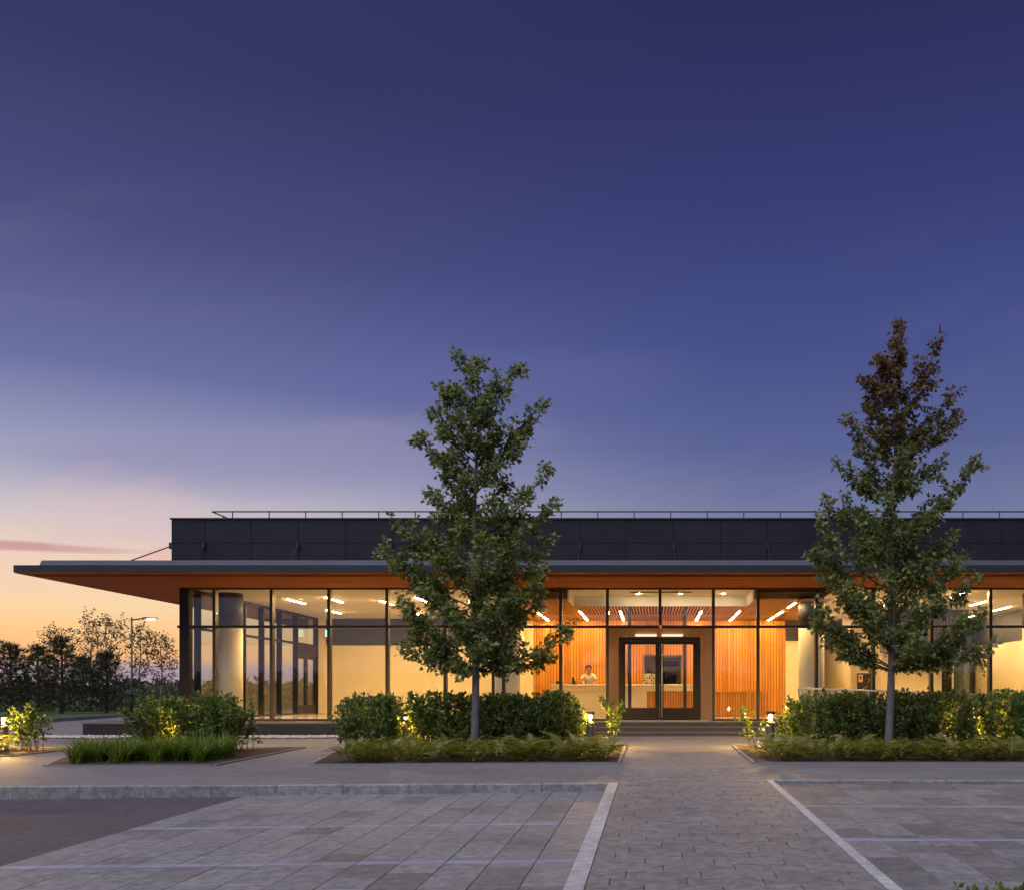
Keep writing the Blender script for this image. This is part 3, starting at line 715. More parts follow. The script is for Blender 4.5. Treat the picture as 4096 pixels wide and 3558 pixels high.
for i in range(6):
    for j in range(4):
        if (i * 3 + j * 5) % 7 == 0: continue
        box('lattice_cell', 'device_black', -.325 + .068 * i, -.325 + .068 * i + (.045 if (i + j) % 2 else .022), 33.388, 33.398, 2.18 + .088 * j, 2.18 + .088 * j + (.06 if (i + j) % 3 else .03), e)
e = empty('exit_sign', (-13.1, 38.8, 3.5)); tag(e, 'small green lit exit sign beside the side door of the left room', 'sign')
box('case', 'white_ceiling', -13.19, -12.98, 38.75, 38.79, 4.14, 4.42, e); box('panel', 'sign_white', -13.18, -12.99, 38.744, 38.749, 4.15, 4.41, e)
m = MB(); m.box(-13.16, -13.05, 38.738, 38.743, 4.17, 4.39); m.build('pictogram', 'sign_green', e)
e = empty('exit_sign', (8.75, 38.6, 3.3)); tag(e, 'white lit sign with red marks on the wall of the right room', 'sign')
box('case', 'white_ceiling', 8.50, 8.86, 38.85, 38.95, 3.24, 3.50, e); box('panel', 'sign_white', 8.51, 8.85, 38.844, 38.849, 3.25, 3.49, e)
m = MB(); m.box(8.53, 8.64, 38.838, 38.843, 3.28, 3.46); m.box(8.72, 8.76, 38.838, 38.843, 3.28, 3.46)
m.add([(8.77, 38.84, 3.28), (8.82, 38.84, 3.28), (8.79, 38.84, 3.46)], [(0, 1, 2)]); m.build('red_mark', 'sign_red', e)
e = empty('notice_board', (8.65, 38.9, 1.8)); tag(e, 'dark notice board with a red and white poster and chalk marks in the right room', 'board')
box('board', 'notice_dark', 8.28, 8.90, 38.93, 38.98, 1.55, 2.68, e)
box('poster', 'paper_white', 8.33, 8.50, 38.922, 38.928, 2.32, 2.62, e); box('poster_print', 'print_red', 8.36, 8.46, 38.916, 38.921, 2.42, 2.57, e)
m = MB()
for pts in ([(8.46, 1.95), (8.53, 2.08), (8.62, 2.10), (8.70, 2.18)], [(8.48, 1.75), (8.52, 1.92), (8.60, 1.95)], [(8.62, 1.72), (8.64, 2.0), (8.72, 2.05)], [(8.74, 1.75), (8.73, 1.92)], [(8.70, 2.3), (8.78, 2.38), (8.74, 2.5)]):
    m.tube([(a, 38.924, b) for a, b in pts], .008, 5)
m.build('chalk_mark', 'paper_white', e)

# the receptionist: one skinned figure leaning over the counter
def skin_mesh(name, joints, edges, mat, sub=2):
    me = bpy.data.meshes.new(name); me.from_pydata([j[0] for j in joints], edges, []); ob = bpy.data.objects.new(name, me); col.objects.link(ob)
    ob.modifiers.new('skin', 'SKIN'); ss_ = ob.modifiers.new('sub', 'SUBSURF'); ss_.levels = sub; ss_.render_levels = sub
    for i, j in enumerate(joints):
        r = j[1]; me.skin_vertices[0].data[i].radius = r if isinstance(r, tuple) else (r, r)
    me.skin_vertices[0].data[0].use_root = True
    dg = bpy.context.evaluated_depsgraph_get(); res = bpy.data.meshes.new_from_object(ob.evaluated_get(dg)); bpy.data.objects.remove(ob)
    for p in res.polygons: p.use_smooth = True
    res.materials.clear(); res.materials.append(M[mat]); return res
def make_person():
    bx, by, g = -2.25, 34.12, FL
    def P(x, y, z): return (bx + x, by + y, g + z)
    J = [(P(0, 0, .95), (.15, .11)), (P(0, -.03, 1.12), (.135, .10)), (P(0, -.10, 1.32), (.16, .115)), (P(0, -.15, 1.44), (.10, .08)),
         (P(0, -.19, 1.53), .055), (P(0, -.22, 1.62), (.078, .092)), (P(0, -.235, 1.71), (.076, .09)), (P(0, -.23, 1.755), (.045, .055))]
    E = [(0, 1), (1, 2), (2, 3), (3, 4), (4, 5), (5, 6), (6, 7)]
    for s in (-1, 1):
        b = len(J); J += [(P(s * .19, -.13, 1.40), .065), (P(s * .27, -.22, 1.22), .048), (P(s * .21, -.46, 1.16), .036), (P(s * .19, -.52, 1.15), (.042, .02))]
        E += [(3, b), (b, b + 1), (b + 1, b + 2), (b + 2, b + 3)]
        for q in range(4):
            f = len(J); ox = (q - 1.5) * .021
            J += [(P(s * .19 + ox, -.575, 1.148), .009), (P(s * .19 + ox * 1.15, -.61 + abs(q - 1.5) * .008, 1.135), .007)]; E += [(b + 3, f), (f, f + 1)]
        f = len(J); J += [(P(s * .14, -.53, 1.15), .010), (P(s * .125, -.565, 1.14), .008)]; E += [(b + 3, f), (f, f + 1)]
        b = len(J); J += [(P(s * .10, 0, .86), .095), (P(s * .11, -.02, .50), .062), (P(s * .12, .02, .10), .042), (P(s * .13, -.10, .04), (.045, .03))]
        E += [(0, b), (b, b + 1), (b + 1, b + 2), (b + 2, b + 3)]
    e = empty('person', (bx, by, g)); tag(e, 'person in a pale short sleeved shirt leaning over the reception counter', 'person')
    body = link('body', skin_mesh('body', J, E, 'skin'), e)
    S = [(P(0, .0, .93), (.175, .135)), (P(0, -.03, 1.12), (.165, .125)), (P(0, -.10, 1.32), (.185, .135)), (P(0, -.15, 1.45), (.11, .09))]
    SE = [(0, 1), (1, 2), (2, 3)]
    for s in (-1, 1):
        b = len(S); S += [(P(s * .19, -.135, 1.41), .083), (P(s * .25, -.19, 1.28), .070)]; SE += [(3, b), (b, b + 1)]
    link('shirt', skin_mesh('shirt', S, SE, 'shirt'), e)
    T = [(P(0, 0, .93), (.165, .125))]; TE = []
    for s in (-1, 1):
        b = len(T); T += [(P(s * .10, 0, .84), .11), (P(s * .11, -.02, .50), .08), (P(s * .12, .02, .09), .068)]; TE += [(0, b), (b, b + 1), (b + 1, b + 2)]
    link('trousers', skin_mesh('trousers', T, TE, 'trousers'), e)
    bm = bmesh.new(); bmesh.ops.create_uvsphere(bm, u_segments=16, v_segments=10, radius=.108)
    for v in list(bm.verts):
        if v.co.z < -.005 + (.02 if v.co.y < -.03 else -.05): bm.verts.remove(v)
    me = bpy.data.meshes.new('hair'); bm.to_mesh(me); bm.free(); me.materials.append(M['hair'])
    h = link('hair', me, body); h.location = P(0, -.222, 1.70)
    m = MB(); c = P(0, -.335, 1.655)
    m.add([(c[0], c[1] + .02, c[2] + .03), (c[0] - .016, c[1] + .03, c[2] - .014), (c[0] + .016, c[1] + .03, c[2] - .014), (c[0], c[1], c[2] - .012)], [(0, 1, 3), (0, 3, 2), (1, 2, 3)])
    m.build('nose', 'skin', body)
    for s in (-1, 1):
        MB().lathe([(.006, -.004), (.009, 0), (.006, .004)], 0, 0, 8).build('eye', 'device_black', body).location = P(s * .032, -.318, 1.675)
        MB().lathe([(.010, -.028), (.016, 0), (.010, .026)], 0, 0, 8).build('ear', 'skin', body).location = P(s * .083, -.225, 1.65)
    MB().box(-.024, .024, -.004, .004, -.004, .004).build('mouth', 'print_red', body).location = P(0, -.315, 1.60)
make_person()

# ------------------------------------------------------------------ lamps outside
def bollard(x, y, label, hgt=.84):
    g = zu(x, y); e = empty('bollard_lamp', (x, y, g)); tag(e, label, 'bollard', 'lit bollard lamps in the planting')
    MB().lathe([(.115, g - .02), (.115, g + .01), (.1, g + .012), (.1, g + hgt - .26), (.096, g + hgt - .255)], x, y, 28).build('post', 'bollard_grey', e, True)
    MB().lathe([(.098, g + hgt - .252), (.098, g + hgt - .07)], x, y, 28).build('lens', 'lens_glass', e, True)
    MB().lathe([(.07, g + hgt - .25), (.018, g + hgt - .18)], x, y, 20).build('reflector', 'steel', e, True)
    MB().lathe([(.022, g + hgt - .15), (.032, g + hgt - .115), (.022, g + hgt - .08)], x, y, 12).build('lamp', 'light_bollard', e)
    MB().lathe([(.104, g + hgt - .068), (.104, g + hgt - .012), (.096, g + hgt)], x, y, 28).build('cap', 'bollard_grey', e, True)
bollard(-14.5, 21.5, 'lit bollard lamp at the left edge beside the small glowing shrub')
bollard(-1.42, 22.0, 'lit bollard lamp left of the entrance steps')
bollard(2.70, 22.0, 'lit bollard lamp right of the entrance steps')
bollard(-10.35, 21.2, 'bollard lamp glowing inside the leftmost hedge')
bollard(-5.45, 21.2, 'bollard lamp glowing inside the left end of the middle hedge')
bollard(7.05, 21.2, 'bollard lamp glowing inside the long right hand hedge')

def street_lamp(x, y, label):
    g = zu(x, y); e = empty('street_lamp', (x, y, g)); tag(e, label, 'street lamp')
    MB().tube([(x, y, g - .1), (x, y, g + .9), (x, y, g + .95), (x, y, g + 5.7)], [.085, .085, .06, .045], 10).build('pole', 'bollard_grey', e, True)
    MB().tube([(x, y, g + 5.55), (x + .5, y, g + 5.62), (x + .75, y, g + 5.66)], .04, 8).build('arm', 'bollard_grey', e, True)
    m = MB(); m.hexa([(x + .7, y - .12, g + 5.62), (x + 1.5, y - .09, g + 5.64), (x + 1.5, y + .09, g + 5.64), (x + .7, y + .12, g + 5.62), (x + .7, y - .1, g + 5.72), (x + 1.5, y - .06, g + 5.68), (x + 1.5, y + .06, g + 5.68), (x + .7, y + .1, g + 5.72)])
    hd = m.build('lamp_head', 'bollard_grey', e)
    box('lamp_lens', 'light_street', x + .95, x + 1.3, y - .1, y + .08, g + 5.58, g + 5.618, hd)
street_lamp(-30.3, 56, 'tall slim street lamp with lit head in front of the birches')

# ------------------------------------------------------------------ planting beds
def bed(name, pts, label=None):
    """pts: outline ccw; soil with a flush pale edging"""
    m = MB(); n = len(pts); c = (sum(p[0] for p in pts) / n, sum(p[1] for p in pts) / n)
    V = [(x, y, zu(x, y) + .022) for x, y in pts] + [(c[0], c[1], zu(*c) + .07)]
    m.add(V, [(i, (i + 1) % n, n) for i in range(n)]); o = m.build(name, 'soil'); o['kind'] = 'structure'
    for i in range(n):
        a, b = Vector((*pts[i], 0)), Vector((*pts[(i + 1) % n], 0)); d = (b - a).normalized(); nr = Vector((d.y, -d.x, 0)) * .06
        q = [a, b, b + nr, a + nr]; q0 = [(p.x, p.y, zu(p.x, p.y) - .1) for p in (q[3], q[2], q[1], q[0])]; q1 = [(p.x, p.y, zu(p.x, p.y) + .03) for p in (q[3], q[2], q[1], q[0])]
        MB().hexa(q0 + q1).build('edging', 'edging', o)
    return o
bed('planting_bed', [(-11.3, 17.95), (-8.2, 17.95), (-8.2, 22.6), (-12.0, 22.6), (-12.0, 19.6)])
bed('planting_bed', [(-6.35, 17.95), (-.66, 17.95), (-.66, 22.6), (-7.2, 22.6)])
bed('planting_bed', [(1.92, 17.95), (13, 17.95), (13, 22.6), (1.92, 22.6)])
bed('planting_bed', [(-20, 17.2), (-13.5, 20.3), (-13.4, 22.6), (-20, 22.6)])

# leaf shapes
maple_t = []
for a, r in ((-90, .10), (-40, .34), (-18, .22), (12, .58), (35, .30), (62, .44), (90, .66), (118, .44), (145, .30), (168, .58), (198, .22), (220, .34)):
    maple_t.append((r * math.cos(R(a)) * .9, r * math.sin(R(a)) + .12, .05 * math.cos(R(3 * a))))
MT = np.array([(0, .14, .04)] + maple_t); MF = np.array([(0, i + 1, (i + 1) % 12 + 1) for i in range(12)])
OT = np.array([(0, 0, 0), (.24, .30, .05), (.25, .62, .05), (0, 1, -.04), (-.25, .62, .05), (-.24, .30, .05), (0, .5, 0)])
OF = np.array([(6, i, (i + 1) % 6) for i in range(6)])
DT = np.array([(0, 0, 0), (.28, .45, .06), (0, 1, 0), (-.28, .45, .06)]); DF = np.array([(0, 1, 2), (0, 2, 3)])

def bez(p0, p1, p2, t):
    t = np.asarray(t)[:, None]; return (1 - t) ** 2 * p0 + 2 * t * (1 - t) * p1 + t ** 2 * p2
def leaves_on(paths, per, spread, size, droop=.35, t0=.25):
    """leaf positions, axes and normals scattered round a list of curved twigs"""
    P_, A_ = [], []
    for (a, b, c) in paths:
        n = max(3, int(per * np.linalg.norm(c - a))); t = t0 + (1 - t0) * rng.random(n) ** .8
        q = bez(a, b, c, t); d = unit(2 * (1 - t)[:, None] * (b - a) + 2 * t[:, None] * (c - b))
        off = unit(rng.normal(size=(n, 3))); P_.append(q + off * spread * rng.random((n, 1)) ** .5)
        A_.append(unit(d * .5 + off * .9 + np.array([0, 0, -droop])))
    P_ = np.concatenate(P_); A_ = np.concatenate(A_)
    Nn = unit(np.array([0, -.35, .8]) + rng.normal(size=P_.shape) * .55)
    return P_, A_, Nn, size * (0.7 + .6 * rng.random(len(P_)))

def maple(x, y, top, tips, mat, label, bend, seed):
    global rng
    rng = np.random.default_rng(seed); random.seed(seed)
    g = zu(x, y); e = empty('maple_tree', (x, y, g)); tag(e, label, 'tree', 'young maples before the building')
    H = top - g
    def axis(z):
        t = (z - g) / H; return np.array([x + bend * t + .03 * math.sin(t * 9), y + .03 * math.cos(t * 7), z])
    zs = [g - .1, g + .05] + [g + H * k / 16 for k in range(1, 17)]
    trunk = MB().tube([axis(z) for z in zs], [.105, .09] + [.08 * (1 - k / 16.6) + .008 for k in range(1, 17)], 10).build('trunk', 'bark_grey', e, True)
    zt = np.array([t[1] for t in tips]); rt = np.abs(np.array([t[0] for t in tips])); o = np.argsort(zt); zt, rt = zt[o], rt[o]
    def env(z): return float(np.interp(z, zt, np.convolve(np.pad(rt, 1, mode='edge'), [.25, .5, .25], 'valid')))
    paths, limbs, twigs = [], [], []
    def limb(tip, thick, wgt=1.0):
        tip = np.array(tip); rad = math.hypot(tip[0] - x, tip[1] - y)
        zb = max(g + 1.75, tip[2] - rad * random.uniform(.55, .95) - .15); a = axis(zb)
        mid = a * .5 + tip * .5 + np.array([(tip[0] - a[0]) * .12, (tip[1] - a[1]) * .12, -.12 * rad])
        paths.append((a, mid, tip)); limbs.append((a, mid, tip, thick))
        n = int(5 + rad * 6.5)
        for k in range(n):
            t = random.uniform(.25, .97); q = bez(a, mid, tip, [t])[0]; dirn = unit((tip - a)[None])[0]
            sd_ = unit(rng.normal(size=(1, 3)) * np.array([1, 1, .6]))[0]; ln = (.20 + .30 * rad * .5) * random.uniform(.45, 1.15) * (1.2 - t * .6)
            c = q + unit((dirn * .7 + sd_ * .85 + np.array([0, 0, .1]))[None])[0] * ln
            twigs.append((q, (q + c) / 2 + np.array([0, 0, .04]), c)); limbs.append((q, (q + c) / 2 + np.array([0, 0, .04]), c, .005))
    for tx, tz in tips: limb((x + tx, y + random.uniform(-.4, .4), tz), .018)
    n = 58; ga = 2.4
    for k in range(n):
        z = 2.75 + (top - .5 - 2.75) * ((k + .5) / n) ** 1.05; r = env(z) * (random.uniform(.42, .84) if z < 6 else random.uniform(.35, .66)); a = k * ga + random.uniform(-.3, .3)
        limb((x + r * math.cos(a), y + r * math.sin(a), z), .016)
    paths.append((axis(top - 1.3), axis(top - .6), axis(top)))
    m = MB()
    for (a, b, c, th) in limbs: m.tube(bez(a, b, c, [0, .3, .6, 1.0]), [th, th * .8, th * .55, th * .25], 5, False)
    m.build('branches', 'bark_dark', trunk)
    La, Lb = leaves_on(paths, 42, .12, .092, .45, .08), leaves_on(twigs, 76, .11, .092, .45, .10)
    P_, A_, Nn, S = (np.concatenate([u, v]) for u, v in zip(La, Lb))
    V, Fc = scatter(MT, MF, P_, A_, Nn, S * 1.15)
    V -= np.array([x, y, 0]); me = array_mesh('crown', V, Fc, mat)
    cr = link('crown', me, e); cr.location = (x, y, 0)
    return len(P_)
tipsL = [(-.32, 8.72), (.12, 8.6), (-.73, 8.17), (.89, 8.57), (.5, 8.2), (1.43, 7.77), (1.1, 7.3), (-1.21, 7.16), (-.8, 7.5), (1.0, 6.9), (1.57, 6.4), (-.75, 6.6), (1.64, 5.79), (-.98, 6.0),
         (1.55, 5.0), (-1.65, 5.4), (-2.0, 4.92), (-1.5, 4.6), (1.5, 4.45), (1.45, 3.9), (-1.54, 3.86), (-1.2, 3.4), (-1.6, 2.9), (-.95, 2.75), (1.96, 3.15), (1.55, 2.6), (.8, 2.5), (-.3, 2.35)]
tipsR = [(.26, 9.4), (.1, 9.0), (.98, 8.87), (-.24, 8.57), (-.55, 8.2), (.8, 8.3), (1.33, 7.97), (1.41, 7.5), (-.9, 7.36), (.7, 7.1), (1.2, 6.75), (1.79, 6.55), (-1.06, 6.5), (-1.3, 5.84),
         (1.2, 5.8), (-1.5, 5.3), (1.53, 5.2), (-1.62, 4.72), (1.84, 4.3), (1.7, 4.7), (-1.3, 4.2), (-1.5, 3.7), (-1.5, 3.3), (2.0, 3.5), (2.0, 2.8), (-1.0, 2.7), (1.2, 2.6), (.3, 2.4)]
n1 = maple(-3.66, 19.7, 8.75, tipsL, 'leaf_maple', 'young green maple left of the entrance, in front of the middle hedge', .06, 3)
n2 = maple(4.82, 19.7, 9.42, tipsR, 'leaf_maple_red', 'taller maple with reddish top on the right, before the long hedge', .22, 5)

def hedge(name, x0, x1, y0, y1, h, label, seed, density=1.0, cat='hedge', group=None, leafsize=.084, open_base=.25, sprigs=0):
    global rng
    rng = np.random.default_rng(seed); random.seed(seed)
    xm, ym = (x0 + x1) / 2, (y0 + y1) / 2; g = zu(xm, ym); e = empty(name, (xm, ym, g)); tag(e, label, cat, group)
    A = (x1 - x0) * (y1 - y0); ns = int(A * 33 * density); paths, twigs = [], []
    for k in range(ns):
        bx, by = rng.uniform(x0 + .12, x1 - .12), rng.uniform(y0 + .12, y1 - .12)
        ex = np.clip(bx + rng.normal() * .26, x0, x1); ey = np.clip(by + rng.normal() * .26, y0, y1)
        edge = min(ex - x0, x1 - ex, (ey - y0) * 1.3, (y1 - ey) * 1.3); hh = h * (.80 + .20 * min(1, edge / .25)) * rng.uniform(.92, 1.03)
        hh *= 1 + .025 * math.sin(ex * 2.3 + seed) + .02 * math.sin(ex * 5.1)
        if rng.random() < .28: hh *= rng.uniform(.5, .8)
        if rng.random() < sprigs: hh *= rng.uniform(1.1, 1.3)
        b = np.array([bx, by, zu(bx, by)]); t = np.array([ex, ey, g + hh]); mid = np.array([bx * .8 + ex * .2, by * .8 + ey * .2, g + hh * .55])
        paths.append((b, mid, t)); twigs.append((b, mid, t, .009))
        for q in range(3):
            s = rng.uniform(.3, .9); p = bez(b, mid, t, [s])[0]; c = p + unit(rng.normal(size=(1, 3)) * np.array([1, 1, .5]) + np.array([0, 0, .5]))[0] * rng.uniform(.12, .3)
            c[0] = np.clip(c[0], x0 - .1, x1 + .1); c[1] = np.clip(c[1], y0 - .1, y1 + .1); c[2] = min(c[2], g + h * 1.06)
            paths.append((p, (p + c) / 2, c)); twigs.append((p, (p + c) / 2, c, .004))
    m = MB()
    for (a, b, c, th) in twigs: m.tube(bez(a, b, c, [0, .5, 1.0]), [th, th * .8, th * .5], 4, False)
    m.build('stems', 'stem', e)
    P_, A_, Nn, S = leaves_on(paths, 46, .045, leafsize, -.25, open_base)
    keep = (P_[:, 2] > g + h * .12)
    for lx, ly in ((-10.35, 21.2), (-5.45, 21.2), (7.05, 21.2)): keep &= (np.hypot(P_[:, 0] - lx, (P_[:, 1] - ly) * .8) > .30)
    P_, A_, Nn, S = P_[keep], A_[keep], Nn[keep], S[keep]
    V, Fc = scatter(OT, OF, P_, A_, Nn, S); link('foliage', array_mesh('foliage', V, Fc, 'leaf_hedge'), e)
    return len(P_)
hn = [hedge('hedge', -11.05, -8.75, 20.0, 21.6, 1.24, 'clipped leafy hedge at the left behind the strappy grass', 11),
      hedge('hedge', -6.75, -1.55, 19.9, 21.7, 1.24, 'clipped leafy hedge behind the trunk of the left maple', 12),
      hedge('hedge', 3.05, 9.2, 19.9, 21.7, 1.26, 'long clipped leafy hedge behind the trunk of the right maple', 13)]
def shrub(x, y, w, h, label, seed, dens=.6): return hedge('shrub', x - w, x + w, y - w * .7, y + w * .7, h, label, seed, dens, 'shrub', 'loose shrubs by the bollards', .08, .3, .2)
shrub(-13.8, 21.4, .34, 1.0, 'small loose shrub lit yellow by the bollard at the left edge', 21, 1.3)
shrub(-1.85, 21.5, .34, 1.05, 'loose shrub just left of the entrance bollard', 22, .7)
shrub(-.98, 21.6, .30, 1.32, 'thin tall shrub between the left bollard and the path', 23, .6)
shrub(2.22, 21.5, .26, 1.25, 'thin tall shrub at the path left of the right hand bollard', 24, .6)
shrub(3.05, 21.0, .36, 1.12, 'loose shrub just right of the right hand bollard', 25, .75)
g7 = hedge('shrub', 2.15, 2.65, 6.2, 6.9, .085, 'shrub tips poking in at the bottom right corner', 26, 1.0, 'shrub', None, .06, .2)

# feathery ground cover: arching fronds with paired leaflets
fr_v, fr_f = [], []
for i in range(11):
    t = (i + .5) / 11; yy = t; zz = .55 * t - .85 * t * t; w = .15 * math.sin(math.pi * min(1, t * .9 + .12)) + .02
    for s in (-1, 1):
        b = len(fr_v); fr_v += [(0, yy - .03, zz), (s * w, yy + .07, zz - .02), (s * w * .55, yy + .005, zz), (0, yy + .04, zz + .005)]
        fr_f += [(b, b + 2, b + 1), (b, b + 1, b + 3)]
FT, FF = np.array(fr_v), np.array(fr_f)
def cover(x0, x1, y0, y1, n, label, seed, mat='leaf_cover', size=.54):
    global rng
    rng = np.random.default_rng(seed)
    P_ = np.stack([rng.uniform(x0, x1, n), y0 + (y1 - y0) * rng.random(n) ** 1.2, np.zeros(n)], 1)
    P_[:, 2] = [zu(a, b) + .03 for a, b, _ in P_]; P_[:, 2] += rng.random(n) * .16
    az = rng.uniform(0, 2 * math.pi, n); A_ = np.stack([np.cos(az), np.sin(az) - .35, rng.uniform(.15, 1.0, n)], 1); Nn = np.tile([0, 0, 1.0], (n, 1)) + rng.normal(size=(n, 3)) * .2
    # keep the fronds over their bed
    V, Fc = scatter(FT, FF, P_, A_, Nn, size * rng.uniform(.55, 1.1, n)); lim = zu(0, y0)
    V[:, 1] = np.maximum(V[:, 1], y0 - .10 + .08 * rng.random(len(V)))
    V[:, 2] = np.maximum(V[:, 2], [zu(a, b) + .035 for a, b in V[:, :2]])
    o = link('ground_cover', array_mesh('ground_cover', V, Fc, mat)); tag(o, label, 'ground cover', kind='stuff'); return o
cover(-5.95, -.85, 18.15, 20.6, 1000, 'feathery low evergreen ground cover before the middle hedge', 31)
cover(2.2, 10.5, 18.15, 20.6, 1500, 'feathery low evergreen ground cover before the right hand hedge', 32)
cover(-17.5, -13.9, 20.2, 21.4, 330, 'feathery ground cover at the left edge round the bollard', 33)
# strap leaved grass
def lilies(x0, x1, y0, y1, clumps, label, seed):
    global rng
    rng = np.random.default_rng(seed); V, Fc = [], []
    for c in range(clumps):
        cx, cy_ = rng.uniform(x0, x1), y0 + (y1 - y0) * rng.random() ** .8
        for k in range(46):
            a = rng.uniform(0, 2 * math.pi); ln = rng.uniform(.34, .68); lean = rng.uniform(.35, 1.25); w = rng.uniform(.008, .015)
            bx, by = cx + rng.normal() * .05, cy_ + rng.normal() * .05; g = zu(bx, by) + .02; b = len(V); px, py = -math.sin(a) * w, math.cos(a) * w
            for i in range(6):
                t = i / 5; r = ln * lean * t ** 1.6; z = g + ln * (t - .42 * lean * t ** 3); ww = (1 - t) ** .5 if t < 1 else .05
                X, Y = bx + math.cos(a) * r, by + math.sin(a) * r
                V += [(X - px * ww, Y - py * ww, z), (X + px * ww, Y + py * ww, z)]
                if i: Fc.append((b + 2 * i - 2, b + 2 * i - 1, b + 2 * i + 1, b + 2 * i))
    o = link('grass', array_mesh('grass', V, Fc, 'leaf_lily')); tag(o, label, 'grass', kind='stuff'); return o
lilies(-11.15, -8.6, 18.3, 20.0, 62, 'bright green strappy grass in front of the leftmost hedge', 41)

# white pebbles along the plinth
def pebbles(x0, x1, y0, y1, n, label, seed):
    global rng
    rng = np.random.default_rng(seed)
    T = np.array([(1, 0, 0), (-1, 0, 0), (0, 1, 0), (0, -1, 0), (0, 0, .7), (0, 0, -.7), (.62, .62, .4), (-.62, .62, .4), (-.62, -.62, .4), (.62, -.62, .4)])
    Fq = np.array([(4, 9, 6), (4, 6, 7), (4, 7, 8), (4, 8, 9), (0, 6, 9), (2, 7, 6), (1, 8, 7), (3, 9, 8), (0, 2, 6), (2, 1, 7), (1, 3, 8), (3, 0, 9)])
    P_ = np.stack([rng.uniform(x0, x1, n), rng.uniform(y0, y1, n), np.zeros(n)], 1); P_[:, 2] = [zu(a, b) + .015 for a, b, _ in P_]; P_[:, 2] += rng.random(n) * .03
    az = rng.uniform(0, 6.28, n); A_ = np.stack([np.cos(az), np.sin(az), rng.normal(size=n) * .3], 1)
    V, Fc = scatter(T, Fq, P_, A_, np.tile([0, 0, 1.], (n, 1)), rng.uniform(.02, .05, n)); o = link('pebbles', array_mesh('pebbles', V, Fc, 'pebble', True)); tag(o, label, 'pebbles', kind='stuff')
pebbles(-17.2, -5.0, 26.35, 27.0, 4200, 'strip of pale pebbles along the dark plinth left of the steps', 51)
pebbles(3.9, 11, 25.6, 26.08, 2200, 'strip of pale pebbles along the ramp on the right', 52)

# ------------------------------------------------------------------ beyond the drive
cv_pts = [(-20.5, 24), (-23.5, 33), (-25.9, 40.5), (-29, 54), (-34, 75), (-40, 100)]
m = MB(); V = []
for (x, y) in cv_pts: V += [(x, y, zu(x, y) + .16), (x - 60, y, zu(x, y) + .25)]
m.add(V, [(2 * i, 2 * i + 2, 2 * i + 3, 2 * i + 1) for i in range(len(cv_pts) - 1)]); o = m.build('verge', 'turf'); o['kind'] = 'structure'
kb = empty('kerb', (-26, 40, zu(-26, 40))); tag(kb, 'far kerb of the drive below the trees on the left', 'kerb')
for (a, b) in zip(cv_pts[:-1], cv_pts[1:]):
    a, b = Vector((*a, 0)), Vector((*b, 0)); d = b - a; n = max(1, int(d.length / 2.0)); nr = Vector((d.y, -d.x, 0)).normalized() * .15
    for i in range(n):
        p, q = a + d * ((i + .004) / n), a + d * ((i + .996) / n)
        MB().hexa([(v.x, v.y, zu(v.x, v.y) - .1) for v in (p, p + nr, q + nr, q)] + [(v.x, v.y, zu(v.x, v.y) + .17) for v in (p, p + nr, q + nr, q)]).build('kerb_stone', 'kerb_granite', kb)

def pine(x, y, h, w, label, seed):
    global rng
    rng = np.random.default_rng(seed); random.seed(seed); g = zu(x, y) + .2; e = empty('pine_tree', (x, y, g)); tag(e, label, 'tree', 'pines beyond the drive')
    tr = MB().tube([(x, y, g - .2), (x + .05, y, g + h * .5), (x, y, g + h * .97)], [.11, .07, .02], 7).build('trunk', 'bark_dark', e)
    m = MB(); Pp, Aa = [], []
    for lv in range(11):
        z = g + h * (.08 + .86 * lv / 10); r = w * (1.05 - .80 * (lv / 10) ** 1.3)
        for k in range(6):
            a = k * 1.05 + lv * 1.3 + random.uniform(-.3, .3); rr = r * random.uniform(.65, 1.1); tip = np.array([x + rr * math.cos(a), y + rr * math.sin(a), z + rr * random.uniform(.25, .6)])
            s = np.array([x, y, z]); mid = (s + tip) / 2 - np.array([0, 0, .06]); m.tube(bez(s, mid, tip, [0, .5, 1.]), [.02, .014, .008], 4, False)
            for t in np.linspace(.35, 1, 6):
                q = bez(s, mid, tip, [t])[0] + rng.normal(size=3) * .09; n = 15
                Pp.append(np.tile(q, (n, 1))); Aa.append(unit(rng.normal(size=(n, 3)) + (tip - s) * .6 + np.array([0, 0, .5])))
    for k in range(6): Pp.append(np.tile([x, y, g + h * (.86 + .028 * k)], (14, 1))); Aa.append(unit(rng.normal(size=(14, 3)) + np.array([0, 0, 1.2])))
    m.build('branches', 'bark_dark', tr)
    P_, A_ = np.concatenate(Pp), np.concatenate(Aa); T = np.array([(-.07, 0, 0), (.07, 0, 0), (0, 1, 0)]); Fn = np.array([(0, 1, 2)])
    V, Fc = scatter(T, Fn, P_, A_, rng.normal(size=P_.shape), rng.uniform(.16, .30, len(P_))); link('crown', array_mesh('crown', V, Fc, 'needle'), e)
